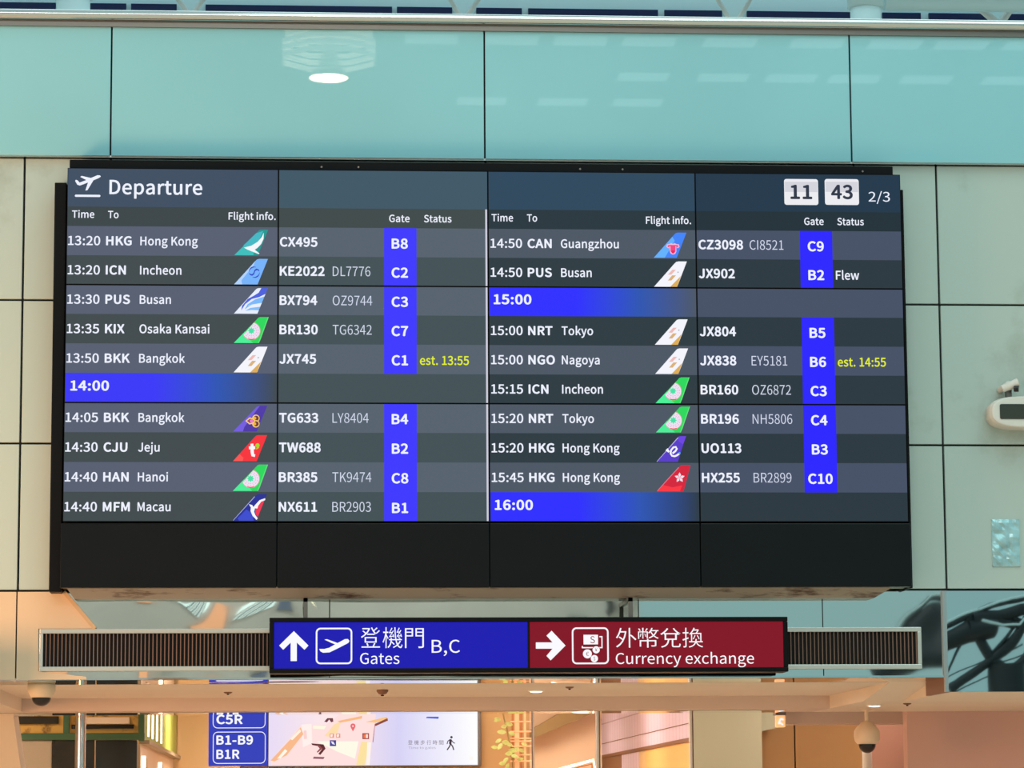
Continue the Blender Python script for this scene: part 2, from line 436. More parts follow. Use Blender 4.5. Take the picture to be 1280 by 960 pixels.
# ------------------------------------------------------------------ lettering
GLYPHS = {
 '$':'194|87,-43,0,13,8,0;110,-43,-7,0,0,13;110,-4,0,-13,37,6;171,64,0,-37,0,84;61,190,0,-57,0,23;101,228,-24,0,21,0;148,206,-14,14,6,6;166,224,-6,-6,-15,15;110,254,25,-3,0,13;110,293,0,-13,-7,0;87,293,8,0,0,-13;87,253,0,13,-34,-5;30,188,0,35,0,-76;140,62,0,64,0,-24;96,22,29,0,-24,0;35,48,17,-14,-5,-7;20,26,5,7,17,-15;87,-4,-25,2,0,-13',
 ',':'97|26,-67,-2,7,32,14;77,7,0,-34,0,23;50,44,17,0,-13,0;26,22,0,14,0,-14;50,-1,-13,0,1,0;54,0,-2,0,-1,-21;19,-48,21,10,2,-6',
 '-':'121|16,86,0,8,30,0;106,86,-30,0,0,8;106,110,0,-8,-30,0;16,110,30,0,0,-8',
 '.':'97|49,-5,-13,0,12,0;72,20,0,-15,0,14;49,44,12,0,-13,0;26,20,0,14,0,-15',
 '/':'137|4,-63,35,114,8,0;27,-63,-8,0,35,114;132,278,-35,-114,-8,0;109,278,8,0,-35,-114',
 '0':'194|97,-5,-49,0,49,0;177,129,0,-89,0,89;97,261,49,0,-49,0;18,129,0,89,0,-89|97,21,29,0,-29,0;48,129,0,-75,0,75;97,236,-29,0,29,0;146,129,0,75,0,-75',
 '1':'194|31,0,0,9,47,0;172,0,-47,0,0,9;172,27,0,-9,-18,0;120,27,17,0,0,76;120,257,0,-77,-8,0;96,257,8,0,-14,-8;42,238,23,5,0,-6;42,218,0,7,16,0;88,218,-15,0,0,-64;88,27,0,63,-19,0;31,27,19,0,0,-9',
 '2':'194|15,0,0,6,54,0;177,0,-54,0,0,9;177,28,0,-10,-24,0;106,28,23,0,-13,0;64,25,13,1,60,57;165,186,0,-52,0,45;90,261,46,0,-33,0;14,224,21,22,6,-6;33,206,-7,6,14,17;86,235,-21,0,32,0;133,185,0,29,0,-45;15,19,81,70,0,-6',
 '3':'194|92,-5,-40,0,46,0;175,69,0,-46,0,35;120,134,31,-8,0,0;120,136,0,-1,28,9;166,197,0,-31,0,41;91,261,43,0,-29,0;20,231,19,17,5,-7;37,210,-6,7,14,15;90,235,-21,0,27,0;133,195,0,24,0,-28;62,146,54,0,0,-9;62,121,0,8,60,0;142,70,0,31,0,-30;90,22,31,0,-29,0;27,51,15,-15,-6,-6;10,31,6,7,17,-19',
 '4':'194|119,0,0,24,10,0;149,0,-10,0,0,24;149,71,0,-24,12,0;183,71,-11,0,0,8;183,96,0,-8,-11,0;149,96,12,0,0,54;149,257,0,-54,-12,0;114,257,12,0,-36,-55;7,92,36,55,0,-7;7,71,0,7,37,0;119,71,-37,0,0,-24|119,96,0,27,-26,0;40,96,27,0,20,29;99,184,-20,-29,7,12;119,222,-6,-13,1,0;121,222,-1,0,-1,-13;119,175,0,13,0,-26',
 '5':'194|92,-5,-41,0,43,0;176,83,0,-56,0,57;98,165,43,0,-15,0;60,155,11,6,2,25;67,229,-3,-24,32,0;163,229,-32,0,0,9;163,257,0,-9,-41,0;39,257,41,0,-3,-40;30,137,3,40,6,-4;47,126,-5,4,15,10;90,141,-17,0,32,0;143,83,0,36,0,-38;89,22,30,0,-30,0;26,50,14,-14,-6,-7;9,29,6,7,18,-17',
 '6':'194|105,-5,-49,0,40,0;179,79,0,-50,0,54;108,159,43,0,-20,0;50,129,15,19,1,79;116,235,-36,0,15,0;157,215,-10,12,6,7;175,235,-6,-7,-15,15;114,261,27,0,-49,0;20,123,0,100,0,-85|50,103,4,-53,17,24;103,136,-16,0,31,0;149,79,0,34,0,-35;105,21,25,0,-32,0',
 '7':'194|69,0,5,97,11,0;103,0,-11,0,4,100;178,237,-60,-77,0,7;178,257,0,-7,-54,0;17,257,54,0,0,-9;17,229,0,9,42,0;142,229,-42,0,-51,-70',
 '8':'194|98,-5,-48,0,48,0;178,62,0,-37,0,35;135,129,23,-13,0,1;135,131,0,-1,15,12;169,193,0,-27,0,39;99,261,44,0,-40,0;28,195,0,39,0,-27;63,136,-19,13,0,0;63,135,0,0,-23,-13;16,64,0,34,0,-40|116,139,17,16,-31,12;57,195,0,-30,0,25;98,237,-23,0,28,0;142,191,0,26,0,-19|98,19,30,0,-30,0;44,67,0,-28,0,24;80,125,-21,-14,36,-15;148,63,0,34,0,-26',
 '9':'194|82,-5,-28,0,48,0;175,139,0,-104,0,82;89,261,49,0,-40,0;15,178,0,50,0,-53;86,97,-43,0,21,0;145,129,-15,-19,-2,-80;81,22,33,0,-17,0;38,42,11,-13,-6,-7;20,22,6,6,15,-15|145,155,-4,53,-17,-24;91,121,18,0,-30,0;46,178,0,-34,0,35;89,236,-25,0,33,0',
 ':':'97|49,137,-13,0,12,0;72,161,0,-15,0,14;49,186,12,0,-13,0;26,161,0,14,0,-15|49,-5,-13,0,12,0;72,20,0,-15,0,14;49,44,12,0,-13,0;26,20,0,14,0,-15',
 'A':'213|1,0,29,86,11,0;34,0,-11,0,8,26;59,78,-8,-26,31,0;153,78,-32,0,8,-26;177,0,-8,26,12,0;211,0,-11,0,-29,86;124,257,29,-86,-12,0;88,257,12,0,-29,-86|67,104,26,0,4,13;79,144,-4,-14,10,29;105,230,-8,-30,1,0;106,230,0,0,9,-29;132,144,-9,29,4,-14;145,104,-4,13,-26,0',
 'B':'230|35,0,0,86,28,0;117,0,-27,0,57,0;214,75,0,-50,0,35;162,137,31,-6,0,0;162,138,0,0,24,8;200,194,0,-26,0,45;111,257,52,0,-25,0;35,257,26,0,0,-86|68,148,12,0,0,28;68,231,0,-28,13,0;107,231,-13,0,40,0;168,190,0,30,0,-26;106,148,44,0,-13,0|68,26,15,0,0,32;68,123,0,-33,15,0;112,123,-15,0,46,0;182,76,0,32,0,-34;112,26,45,0,-15,0',
 'C':'223|132,-5,-64,0,33,0;211,32,-21,-23,-6,7;193,53,6,-7,-17,-18;133,24,25,0,-49,0;54,129,0,-65,0,64;134,233,-48,0,23,0;187,209,-14,14,6,7;204,230,-5,-7,-14,16;134,261,31,0,-65,0;20,128,0,83,0,-83',
 'D':'241|35,0,0,86,22,0;101,0,-22,0,77,0;220,129,0,-81,0,82;99,257,79,0,-21,0;35,257,22,0,0,-86|68,27,9,0,0,68;68,230,0,-68,9,0;97,230,-10,0,60,0;187,129,0,65,0,-65;97,27,60,0,-10,0',
 'E':'206|35,0,0,86,51,0;187,0,-51,0,0,9;187,28,0,-10,-40,0;68,28,39,0,0,31;68,121,0,-31,32,0;165,121,-33,0,0,9;165,149,0,-9,-33,0;68,149,32,0,0,27;68,229,0,-27,38,0;183,229,-38,0,0,9;183,257,0,-9,-49,0;35,257,50,0,0,-86',
 'F':'193|35,0,0,86,11,0;68,0,-11,0,0,38;68,115,0,-38,32,0;166,115,-33,0,0,9;166,143,0,-10,-33,0;68,143,32,0,0,28;68,229,0,-29,38,0;183,229,-38,0,0,9;183,257,0,-9,-49,0;35,257,50,0,0,-86',
 'G':'241|136,-5,-67,0,35,0;215,25,-16,-17,0,36;215,133,0,-36,-28,0;131,133,28,0,0,-9;131,106,0,9,18,0;186,106,-19,0,0,-22;186,39,0,22,-11,-10;139,24,19,0,-55,0;54,129,0,-65,0,64;139,233,-52,0,26,0;194,209,-13,13,6,7;212,230,-6,-7,-15,15;138,261,36,0,-68,0;20,128,0,83,0,-83',
 'H':'255|35,0,0,86,11,0;68,0,-11,0,0,40;68,121,0,-40,39,0;187,121,-40,0,0,-40;187,0,0,40,11,0;220,0,-11,0,0,86;220,257,0,-86,-11,0;187,257,11,0,0,-36;187,149,0,36,-40,0;68,149,39,0,0,36;68,257,0,-36,-11,0;35,257,11,0,0,-86',
 'I':'103|35,0,0,86,11,0;68,0,-11,0,0,86;68,257,0,-86,-11,0;35,257,11,0,0,-86',
 'J':'187|83,-5,-33,0,50,0;154,75,0,-44,0,61;154,257,0,-61,-11,0;121,257,11,0,0,-60;121,78,0,60,0,-38;80,24,27,0,-19,0;35,53,12,-21,-7,-6;12,36,8,6,15,-27',
 'K':'226|35,0,0,86,11,0;68,0,-11,0,0,27;68,81,0,-27,14,18;112,134,-15,-18,25,-45;189,0,-26,45,12,0;225,0,-12,0,-31,53;132,159,31,-53,27,33;213,257,-27,-33,-13,0;176,257,12,0,-36,-43;68,128,36,43,0,0;68,128,0,0,0,43;68,257,0,-43,-11,0;35,257,11,0,0,-86',
 'L':'190|35,0,0,86,49,0;180,0,-48,0,0,9;180,28,0,-10,-37,0;68,28,37,0,0,76;68,257,0,-77,-11,0;35,257,11,0,0,-86',
 'M':'284|35,0,0,86,10,0;64,0,-9,0,0,47;64,142,0,-47,0,22;60,218,2,-23,1,0;62,218,-1,0,7,-20;82,159,-7,20,17,-44;131,26,-16,44,7,0;153,26,-8,0,16,44;201,159,-16,-44,7,20;222,218,-7,-20,0,0;223,218,0,0,-2,-23;219,142,0,22,0,-47;219,0,0,47,10,0;249,0,-10,0,0,86;249,257,0,-86,-13,0;210,257,13,0,-16,-46;161,119,16,46,-6,-17;143,66,7,18,0,0;142,66,0,0,-6,18;123,119,7,-17,-16,46;74,257,17,-46,-13,0;35,257,13,0,0,-86',
 'N':'253|35,0,0,86,11,0;66,0,-10,0,0,45;66,135,0,-45,0,27;62,215,1,-26,0,0;63,215,0,0,10,-18;91,162,-9,18,31,-54;185,0,-32,54,11,0;218,0,-11,0,0,86;218,257,0,-86,-10,0;187,257,10,0,0,-45;187,123,0,45,0,-26;192,42,-3,26,-1,0;190,42,0,0,-9,18;162,95,9,-18,-31,54;68,257,32,-54,-11,0;35,257,11,0,0,-86',
 'O':'260|130,-5,-65,0,64,0;239,129,0,-82,0,82;130,261,64,0,-65,0;20,129,0,82,0,-82|130,24,46,0,-46,0;54,129,0,-64,0,64;130,233,-46,0,46,0;206,129,0,64,0,-64',
 'P':'222|35,0,0,86,11,0;68,0,-11,0,0,34;68,102,0,-34,14,0;110,102,-14,0,56,0;204,181,0,-54,0,56;109,257,57,0,-25,0;35,257,25,0,0,-86|68,129,12,0,0,33;68,230,0,-34,12,0;104,230,-12,0,46,0;172,181,0,38,0,-36;106,129,45,0,-13,0',
 'Q':'260|130,22,46,0,-46,0;54,129,0,-65,0,64;130,233,-46,0,46,0;206,129,0,64,0,-65|208,-64,-47,0,16,0;245,-58,-8,-4,-2,8;239,-34,2,-8,-7,-2;212,-37,11,0,-28,0;149,-3,11,-23,54,9;239,129,0,-74,0,82;130,261,64,0,-65,0;20,129,0,82,0,-75;114,-4,-56,8,15,-35',
 'R':'222|68,135,14,0,0,32;68,230,0,-31,14,0;111,230,-15,0,40,0;173,185,0,33,0,-34;111,135,40,0,-15,0|176,0,-21,36,12,0;213,0,-13,0,-22,37;147,112,22,-37,35,9;205,185,0,-40,0,53;116,257,52,0,-27,0;35,257,27,0,0,-86;35,0,0,86,11,0;68,0,-11,0,0,36;68,109,0,-36,15,0;114,109,-16,0,21,-36',
 'S':'209|106,-5,-36,0,54,0;194,68,0,-40,0,38;141,137,30,-13,-12,5;104,153,12,-6,-20,8;62,196,0,-25,0,22;110,233,-29,0,23,0;168,209,-16,15,6,7;185,230,-6,-7,-18,18;110,261,30,0,-47,0;29,193,0,40,0,-37;81,127,-24,11,12,-5;118,111,-13,6,24,-11;161,65,0,27,0,-24;107,24,34,0,-27,0;36,56,18,-20,-6,-8;17,33,6,8,22,-23',
 'T':'210|89,0,0,76,10,0;121,0,-11,0,0,76;121,229,0,-76,26,0;199,229,-26,0,0,9;199,257,0,-9,-63,0;11,257,63,0,0,-9;11,229,0,9,26,0;89,229,-26,0,0,-76',
 'U':'252|126,-5,-52,0,53,0;218,106,0,-83,0,50;218,257,0,-51,-10,0;187,257,11,0,0,-51;187,105,0,51,0,-62;126,24,34,0,-33,0;67,105,0,-62,0,51;67,257,0,-51,-11,0;34,257,11,0,0,-51;34,106,0,50,0,-83',
 'W':'307|63,0,-18,86,13,0;102,0,-13,0,13,52;140,155,-13,-52,4,20;153,213,-4,-19,0,0;154,213,0,0,5,-19;167,155,-5,20,13,-52;206,0,-13,52,13,0;245,0,-13,0,18,86;298,257,-18,-86,-10,0;267,257,10,0,-9,-47;239,117,10,47,-4,-28;225,34,5,28,0,0;223,34,1,0,-6,28;205,117,6,-27,-12,47;169,257,12,-47,-9,0;140,257,10,0,-12,-47;104,117,12,47,-6,-28;86,34,6,28,0,0;85,34,0,0,-6,28;69,117,6,-28,-9,47;42,257,9,-47,-11,0;9,257,11,0,18,-86',
 'X':'201|6,0,25,44,11,0;40,0,-11,0,13,23;77,69,-12,-23,7,13;98,111,-8,-16,0,0;99,111,0,0,8,-16;121,69,-7,13,13,-23;159,0,-12,23,12,0;195,0,-12,0,-25,44;120,131,25,-44,23,42;190,257,-24,-42,-12,0;156,257,11,0,-12,-22;121,191,12,22,-6,-12;103,153,7,15,0,0;102,153,0,0,-9,15;82,191,6,-12,-12,22;47,257,11,-22,-12,0;11,257,12,0,23,-42;81,133,-23,41,-25,-45',
 'Y':'186|77,0,0,33,10,0;109,0,-11,0,0,33;109,99,0,-33,26,53;186,257,-26,-53,-11,0;153,257,11,0,-11,-25;120,184,11,24,-8,-19;94,128,9,19,-1,0;92,128,1,0,-9,19;67,184,9,-19,-11,24;34,257,11,-25,-11,0;0,257,11,0,25,-53;77,99,-26,53,0,-33',
 'Z':'211|18,0,0,7,59,0;195,0,-59,0,0,9;195,28,0,-10,-46,0;57,28,46,0,46,70;193,237,-45,-70,0,7;193,257,0,-7,-54,0;30,257,54,0,0,-9;30,229,0,9,41,0;153,229,-41,0,-45,-70;18,20,45,70,0,-7',
 'a':'197|76,-5,-32,0,23,0;139,23,-18,-15,0,0;140,23,0,0,1,-8;143,0,-1,8,9,0;169,0,-9,0,0,39;169,117,0,-39,0,47;103,195,47,0,-31,0;29,170,17,11,4,-7;41,148,-4,7,15,10;98,168,-22,0,31,0;137,120,0,25,-81,-9;21,49,0,42,0,-34|85,21,18,0,-19,0;51,51,0,-21,0,25;137,99,-64,-7,0,-18;137,46,0,18,-18,-16',
 'c':'179|107,-5,-50,0,23,0;169,19,-17,-14,-5,7;155,41,4,-7,-12,-11;110,22,17,0,-35,0;51,95,0,-44,0,44;111,168,-35,0,15,0;149,152,-11,9,5,7;165,173,-5,-7,-13,12;110,195,24,0,-49,0;18,95,0,63,0,-63',
 'e':'194|109,-5,-51,0,26,0;172,15,-17,-11,-4,7;160,36,4,-7,-14,-9;113,21,18,0,-36,0;50,88,2,-41,42,0;178,88,-43,0,1,4;179,106,0,-7,0,54;103,195,49,0,-43,0;18,95,0,62,0,-63|49,110,34,0,4,38;104,169,-27,0,30,0;151,110,0,39,-34,0',
 'f':'114|12,164,0,8,8,0;37,164,-8,0,0,-55;37,0,0,55,11,0;69,0,-10,0,0,55;69,164,0,-55,14,0;110,164,-14,0,0,9;110,190,0,-9,-14,0;69,190,14,0,0,10;69,220,0,-10,0,25;96,258,-18,0,7,0;118,252,-7,4,2,9;125,277,-3,-8,-9,4;93,283,12,0,-38,0;37,221,0,38,0,-11;37,190,0,10,-8,0;12,188,8,1,0,-8',
 'g':'197|96,-88,-46,0,59,0;193,-22,0,-35,0,32;126,23,44,0,-12,0;89,23,12,0,-26,0;56,44,0,-12,0,11;68,67,-7,-6,8,-4;96,60,-9,0,39,0;166,126,0,-40,0,17;150,166,9,-9,13,0;189,166,-13,0,0,8;189,190,0,-8,-22,0;123,190,22,0,-7,3;96,195,11,0,-38,0;25,127,0,42,0,-23;50,76,-13,10,0,0;50,75,0,0,-10,-7;29,39,0,16,0,-15;46,8,-10,6,0,-1;46,6,0,1,-18,-11;18,-37,0,17,0,-32|96,82,22,0,-22,0;56,127,0,-28,0,28;96,172,-22,0,23,0;137,127,0,28,0,-28|101,-65,37,0,-35,0;46,-32,0,-21,0,11;65,0,-14,-10,9,-2;90,-3,-7,0,11,0;123,-3,-11,0,25,0;161,-27,0,18,0,-20',
 'h':'213|32,0,0,93,11,0;64,0,-10,0,0,46;64,138,0,-46,19,19;116,167,-19,0,25,0;152,116,0,36,0,-39;152,0,0,39,11,0;184,0,-10,0,0,40;184,120,0,-40,0,49;126,195,40,0,-26,0;63,163,18,18,0,13;64,202,0,-13,0,26;64,279,0,-26,-10,0;32,279,11,0,0,-93',
 'i':'96|32,0,0,63,11,0;64,0,-10,0,0,63;64,190,0,-63,-10,0;32,190,11,0,0,-63|48,229,-12,0,13,0;70,251,0,-13,0,12;48,271,13,0,-12,0;27,251,0,12,0,-13',
 'j':'96|12,-85,-11,0,38,0;64,-22,0,-39,0,71;64,190,0,-70,-10,0;33,190,10,0,0,-70;33,-22,0,71,0,-23;9,-59,19,0,-7,0;-9,-56,5,-1,-2,-8;-15,-80,2,8,6,-3|48,229,-12,0,13,0;70,251,0,-13,0,12;48,271,13,0,-12,0;27,251,0,12,0,-13',
 'k':'193|32,0,0,93,11,0;64,0,-11,0,0,17;64,50,0,-17,12,14;99,92,-11,-14,19,-31;155,0,-18,31,12,0;190,0,-12,0,-24,38;118,113,24,-37,21,26;181,190,-21,-25,-12,0;146,190,12,0,-27,-33;65,90,27,33,0,0;64,90,0,0,0,63;64,279,0,-63,-11,0;32,279,11,0,0,-93',
 'l':'99|66,-5,-24,0,9,0;84,-2,-4,-1,-1,8;80,23,1,-8,-4,-1;73,22,2,0,-5,0;64,36,0,-10,0,81;64,279,0,-81,-10,0;32,279,11,0,0,-81;32,38,0,80,0,-27',
 'm':'324|32,0,0,63,11,0;64,0,-10,0,0,46;64,138,0,-46,18,20;112,167,-14,0,24,0;147,116,0,36,0,-39;147,0,0,39,11,0;179,0,-10,0,0,46;179,138,0,-46,18,20;227,167,-14,0,24,0;263,116,0,36,0,-39;263,0,0,39,10,0;294,0,-10,0,0,40;294,120,0,-40,0,49;237,195,39,0,-23,0;174,159,20,21,-8,22;121,195,30,0,-22,0;62,162,17,19,0,0;62,162,0,0,-1,10;58,190,2,-9,-8,0;32,190,9,0,0,-63',
 'n':'214|32,0,0,63,11,0;64,0,-10,0,0,46;64,138,0,-46,19,19;116,167,-19,0,25,0;152,116,0,36,0,-39;152,0,0,39,11,0;184,0,-10,0,0,40;184,120,0,-40,0,49;126,195,40,0,-26,0;62,162,18,19,0,0;62,162,0,0,-1,10;58,190,2,-9,-8,0;32,190,9,0,0,-63',
 'o':'212|106,-5,-46,0,47,0;194,95,0,-63,0,63;106,195,47,0,-46,0;18,95,0,63,0,-63|106,22,33,0,-33,0;51,95,0,-44,0,44;106,168,-33,0,33,0;161,95,0,44,0,-44',
 'p':'217|32,-80,0,90,11,0;64,-80,-10,0,0,21;64,-16,0,-21,0,11;63,18,1,-12,18,-15;116,-5,-17,0,43,0;199,98,0,-65,0,59;123,195,49,0,-22,0;62,168,17,14,0,0;62,168,0,0,-1,7;58,190,2,-7,-8,0;32,190,9,0,0,-90|111,22,31,0,-13,0;64,42,17,-15,0,33;64,142,0,-33,19,17;115,168,-16,0,36,0;165,98,0,42,0,-47',
 'r':'136|32,0,0,63,11,0;64,0,-10,0,0,41;64,122,0,-41,13,32;112,166,-16,0,8,0;131,163,-7,2,2,9;137,191,-2,-9,-6,3;116,195,9,0,-21,0;62,155,14,25,0,0;62,155,0,0,-1,12;58,190,2,-11,-8,0;32,190,9,0,0,-63',
 's':'164|82,-5,-27,0,45,0;151,52,0,-31,0,36;93,110,28,-11,-21,8;52,143,0,-18,0,15;88,170,-25,0,16,0;131,153,-13,10,5,7;146,173,-5,-6,-14,12;87,195,24,0,-41,0;22,141,0,30,0,-32;77,86,-27,10,21,-8;120,50,0,19,0,-16;83,20,25,0,-23,0;27,43,16,-14,-6,-7;11,22,5,7,18,-15',
 't':'132|92,-5,-41,0,12,0;127,2,-11,-3,-2,9;121,27,2,-8,-7,-3;99,21,7,0,-22,0;70,58,0,-23,0,35;70,164,0,-35,17,0;121,164,-17,0,0,9;121,190,0,-9,-17,0;70,190,17,0,0,18;70,244,0,-18,-9,0;43,244,9,0,-1,-18;40,190,1,18,-10,0;9,188,10,1,0,-8;9,164,0,8,10,0;38,164,-10,0,0,-35;38,59,0,35,0,-38',
 'u':'213|88,-5,-40,0,26,0;151,30,-18,-21,0,0;152,30,-1,0,0,-10;154,0,-1,10,9,0;181,0,-9,0,0,63;181,190,0,-63,-11,0;149,190,10,0,0,-45;149,55,0,45,-18,-22;97,23,20,0,-25,0;62,74,0,-36,0,38;62,190,0,-39,-11,0;29,190,11,0,0,-40;29,70,0,40,0,-49',
 'w':'281|62,0,-17,63,13,0;99,0,-12,0,9,34;126,102,-9,-34,5,18;139,157,-4,-19,1,0;141,157,0,0,5,-19;154,103,-5,17,9,-35;181,0,-9,34,13,0;220,0,-13,0,17,63;272,190,-17,-63,-11,0;241,190,10,0,-9,-37;213,80,9,37,-4,-18;202,27,4,18,-1,0;200,27,1,0,-5,18;187,80,4,-18,-10,37;157,190,10,-37,-11,0;126,190,10,0,-10,-37;96,80,10,37,-5,-18;83,27,4,18,0,0;82,27,0,0,-4,18;70,80,4,-18,-9,37;42,190,9,-37,-11,0;9,190,11,0,18,-63',
 'x':'174|5,0,21,33,11,0;39,0,-11,0,8,15;64,44,-8,-14,7,12;84,78,-7,-10,0,0;85,78,0,0,8,-10;106,44,-6,12,9,-14;134,0,-9,15,12,0;169,0,-12,0,-21,32;106,96,21,-32,20,31;164,190,-19,-31,-11,0;131,190,11,0,-8,-14;107,148,8,14,-5,-10;91,117,5,10,-1,0;89,117,1,0,-6,10;70,148,6,-10,-8,14;45,190,8,-14,-12,0;10,190,12,0,19,-30;68,99,-19,30,-21,-33',
 'y':'182|35,-82,-8,0,38,0;106,-16,-13,-37,24,69;178,190,-24,-69,-11,0;147,190,10,0,-12,-35;112,85,12,35,-5,-17;97,31,5,17,-1,0;95,31,1,0,-6,18;76,85,6,-17,-13,35;38,190,13,-35,-11,0;5,190,11,0,25,-63;81,0,-26,63,-2,-5;77,-15,1,5,-8,-23;34,-56,21,0,-5,0;19,-53,4,-1,-2,-8;13,-78,2,8,6,-3',
 'z':'166|12,0,0,6,48,0;156,0,-48,0,0,9;156,26,0,-9,-34,0;53,26,34,0,33,49;153,173,-33,-49,0,6;153,190,0,-6,-43,0;23,190,43,0,0,-9;23,164,0,9,30,0;112,164,-29,0,-33,-49;12,17,34,49,0,-6',
 '¥':'194|81,0,0,21,11,0;113,0,-11,0,0,21;113,62,0,-20,21,0;177,62,-22,0,0,6;177,81,0,-7,-22,0;113,81,21,0,0,8;113,106,0,-9,21,0;177,106,-22,0,0,6;177,124,0,-6,-19,0;121,124,18,0,21,42;185,250,-21,-42,-11,0;153,250,11,0,-10,-23;122,182,10,23,-8,-17;98,130,9,18,0,0;97,130,0,0,-8,18;73,182,8,-17,-10,23;43,250,10,-23,-11,0;9,250,11,0,21,-42;73,124,-21,42,-18,0;18,124,18,0,0,-6;18,106,0,6,21,0;81,106,-21,0,0,-9;81,81,0,8,-21,0;18,81,21,0,0,-7;18,62,0,6,21,0;81,62,-21,0,0,-20',
 '€':'194|9,137,0,6,8,0;32,137,-8,0,0,-4;32,125,0,4,0,-5;32,110,0,5,-8,0;9,109,8,0,0,-6;9,92,0,5,8,0;34,92,-8,0,9,-61;125,-5,-47,0,28,0;192,32,-17,-23,-6,5;173,49,7,-6,-13,-19;127,21,19,0,-32,0;67,92,7,-44,28,0;151,92,-28,0,0,6;151,111,0,-7,-29,0;65,111,28,0,0,5;64,125,1,-5,1,4;65,137,0,-4,34,0;166,137,-34,0,0,6;166,156,0,-6,-33,0;67,156,33,0,6,46;129,229,-34,0,17,0;169,206,-10,14,7,5;188,223,-6,-6,-13,18;130,254,23,0,-51,0;34,156,9,61,-8,-1;9,154,8,1,0,-6',
 '登':'350|99,123,0,-14,49,0;245,123,-49,0,0,-14;245,79,0,15,-49,0;99,79,49,0,0,15|73,145,67,0,0,-29;73,57,0,30,67,0;273,57,-67,0,0,30;273,145,0,-29,-67,0|308,250,7,-5,-12,-13;259,207,17,13,-9,9;235,234,7,-10,17,12;289,277,-17,-15,-7,5;269,291,6,-4,-12,-12;223,250,16,12,-10,14;199,293,6,-15,-8,-2;176,286,7,2,14,-33;234,196,-24,26,-39,0;118,196,39,0,20,22;166,273,-11,-29,-6,3;149,282,6,-3,-2,0;144,281,2,0,-36,0;35,281,37,0,0,-8;35,259,0,7,32,0;132,259,-32,0,-9,-18;96,210,14,15,-11,12;50,244,16,-9,-5,-4;36,230,4,5,15,-10;81,194,-12,12,-23,-20;9,148,24,10,5,-5;25,128,-3,6,30,14;113,191,-27,-27,0,-6;113,174,0,6,42,0;239,174,-42,0,0,6;239,192,0,-6,24,-26;322,131,-30,14,5,7;341,153,-7,-5,-24,9;274,193,20,-17,18,13;328,236,-16,-15,-7,5|228,55,8,-2,-6,-15;203,3,9,15,-27,0;121,3,27,0,7,3;143,11,-7,-3,-4,12;121,55,10,-14,-7,-3;98,47,8,2,8,-13;118,3,-4,12,-33,0;21,3,32,0,0,-7;21,-20,0,8,103,0;329,-20,-102,0,0,8;329,3,0,-7,-33,0;230,3,33,0,7,13;254,48,-8,-15,-9,3',
 '機':'350|56,294,7,0,0,-22;56,227,0,22,-13,0;17,227,13,0,0,-9;17,202,0,8,12,0;52,202,-12,0,-8,-46;9,73,18,29,4,-6;21,48,-2,7,13,22;56,145,-9,-38,0,-58;56,-28,0,58,7,0;77,-28,-7,0,0,59;77,147,0,-58,8,-15;96,106,-3,10,4,7;109,125,-4,-6,-5,9;77,179,8,-13,0,7;77,202,0,-8,10,0;106,202,-9,0,0,8;106,227,0,-9,-9,0;77,227,10,0,0,22;77,294,0,-22,-7,0|201,292,7,0,2,-68;216,113,-9,50,-18,0;162,113,18,0,0,7;162,134,0,-7,-7,0;140,134,7,0,0,-7;140,113,0,7,-9,0;113,113,9,0,0,-7;113,92,0,7,9,0;139,92,-9,0,-2,-33;87,-11,39,31,5,-3;104,-27,-4,5,30,23;157,56,-8,-29,14,-13;194,20,-8,10,5,6;210,36,-5,-5,-10,12;161,79,17,-13,0,4;162,92,0,-4,19,0;220,92,-19,0,5,-25;240,28,-8,17,-19,-15;174,-9,25,9,5,-5;189,-26,-3,5,22,9;251,8,-19,-13,14,-21;306,-28,-23,2,14,-1;338,23,-7,-39,-5,2;320,36,5,-5,-3,-25;305,-2,8,-1,-14,1;269,23,10,-15,18,17;312,80,-11,-22,-7,3;290,88,7,-3,-8,-16;258,44,13,13,-6,13;243,92,4,-19,28,0;328,92,-29,0,0,7;328,113,0,-7,-10,0;298,113,10,0,3,3;308,123,-3,-3,-8,7;271,148,13,-7,-4,-4;258,136,4,4,10,-7;289,113,-9,7,-17,0;238,113,17,0,-8,48;223,292,2,-69,-7,0|246,143,-1,3,3,1;271,148,-17,-3,13,2;310,153,-13,-1,2,-5;314,139,-1,5,6,2;331,145,-5,-2,-3,13;312,197,8,-17,-5,-2;296,192,5,2,3,-6;305,170,-3,8,-13,-2;268,166,12,1,18,21;320,244,-15,-28,-7,3;300,252,7,-2,-3,-8;289,228,4,8,-9,-1;263,226,9,1,11,15;293,281,-8,-20,-6,2;274,287,6,-2,-8,-23;248,233,4,6,-4,-6;236,222,4,1,2,-5;242,203,-1,4,3,1;278,210,-26,-4,-9,-15;257,178,3,5,-7,-9;239,162,6,2,3,-5|120,136,-1,4,4,2;183,147,-50,-7,2,-5;187,133,-1,4,6,2;204,139,-5,-2,-2,13;187,191,7,-17,-6,-2;170,186,5,2,3,-7;178,164,-2,7,-12,-2;143,159,12,2,18,22;196,237,-16,-28,-6,2;178,244,6,-2,-4,-7;166,222,4,7,-9,-1;138,218,9,2,12,18;173,280,-10,-22,-6,2;154,286,6,-2,-9,-25;124,227,5,7,-5,-7;111,215,3,1,2,-6;117,196,-1,4,3,1;155,203,-28,-4,-10,-15;131,171,4,5,-6,-9;113,155,6,1,3,-5',
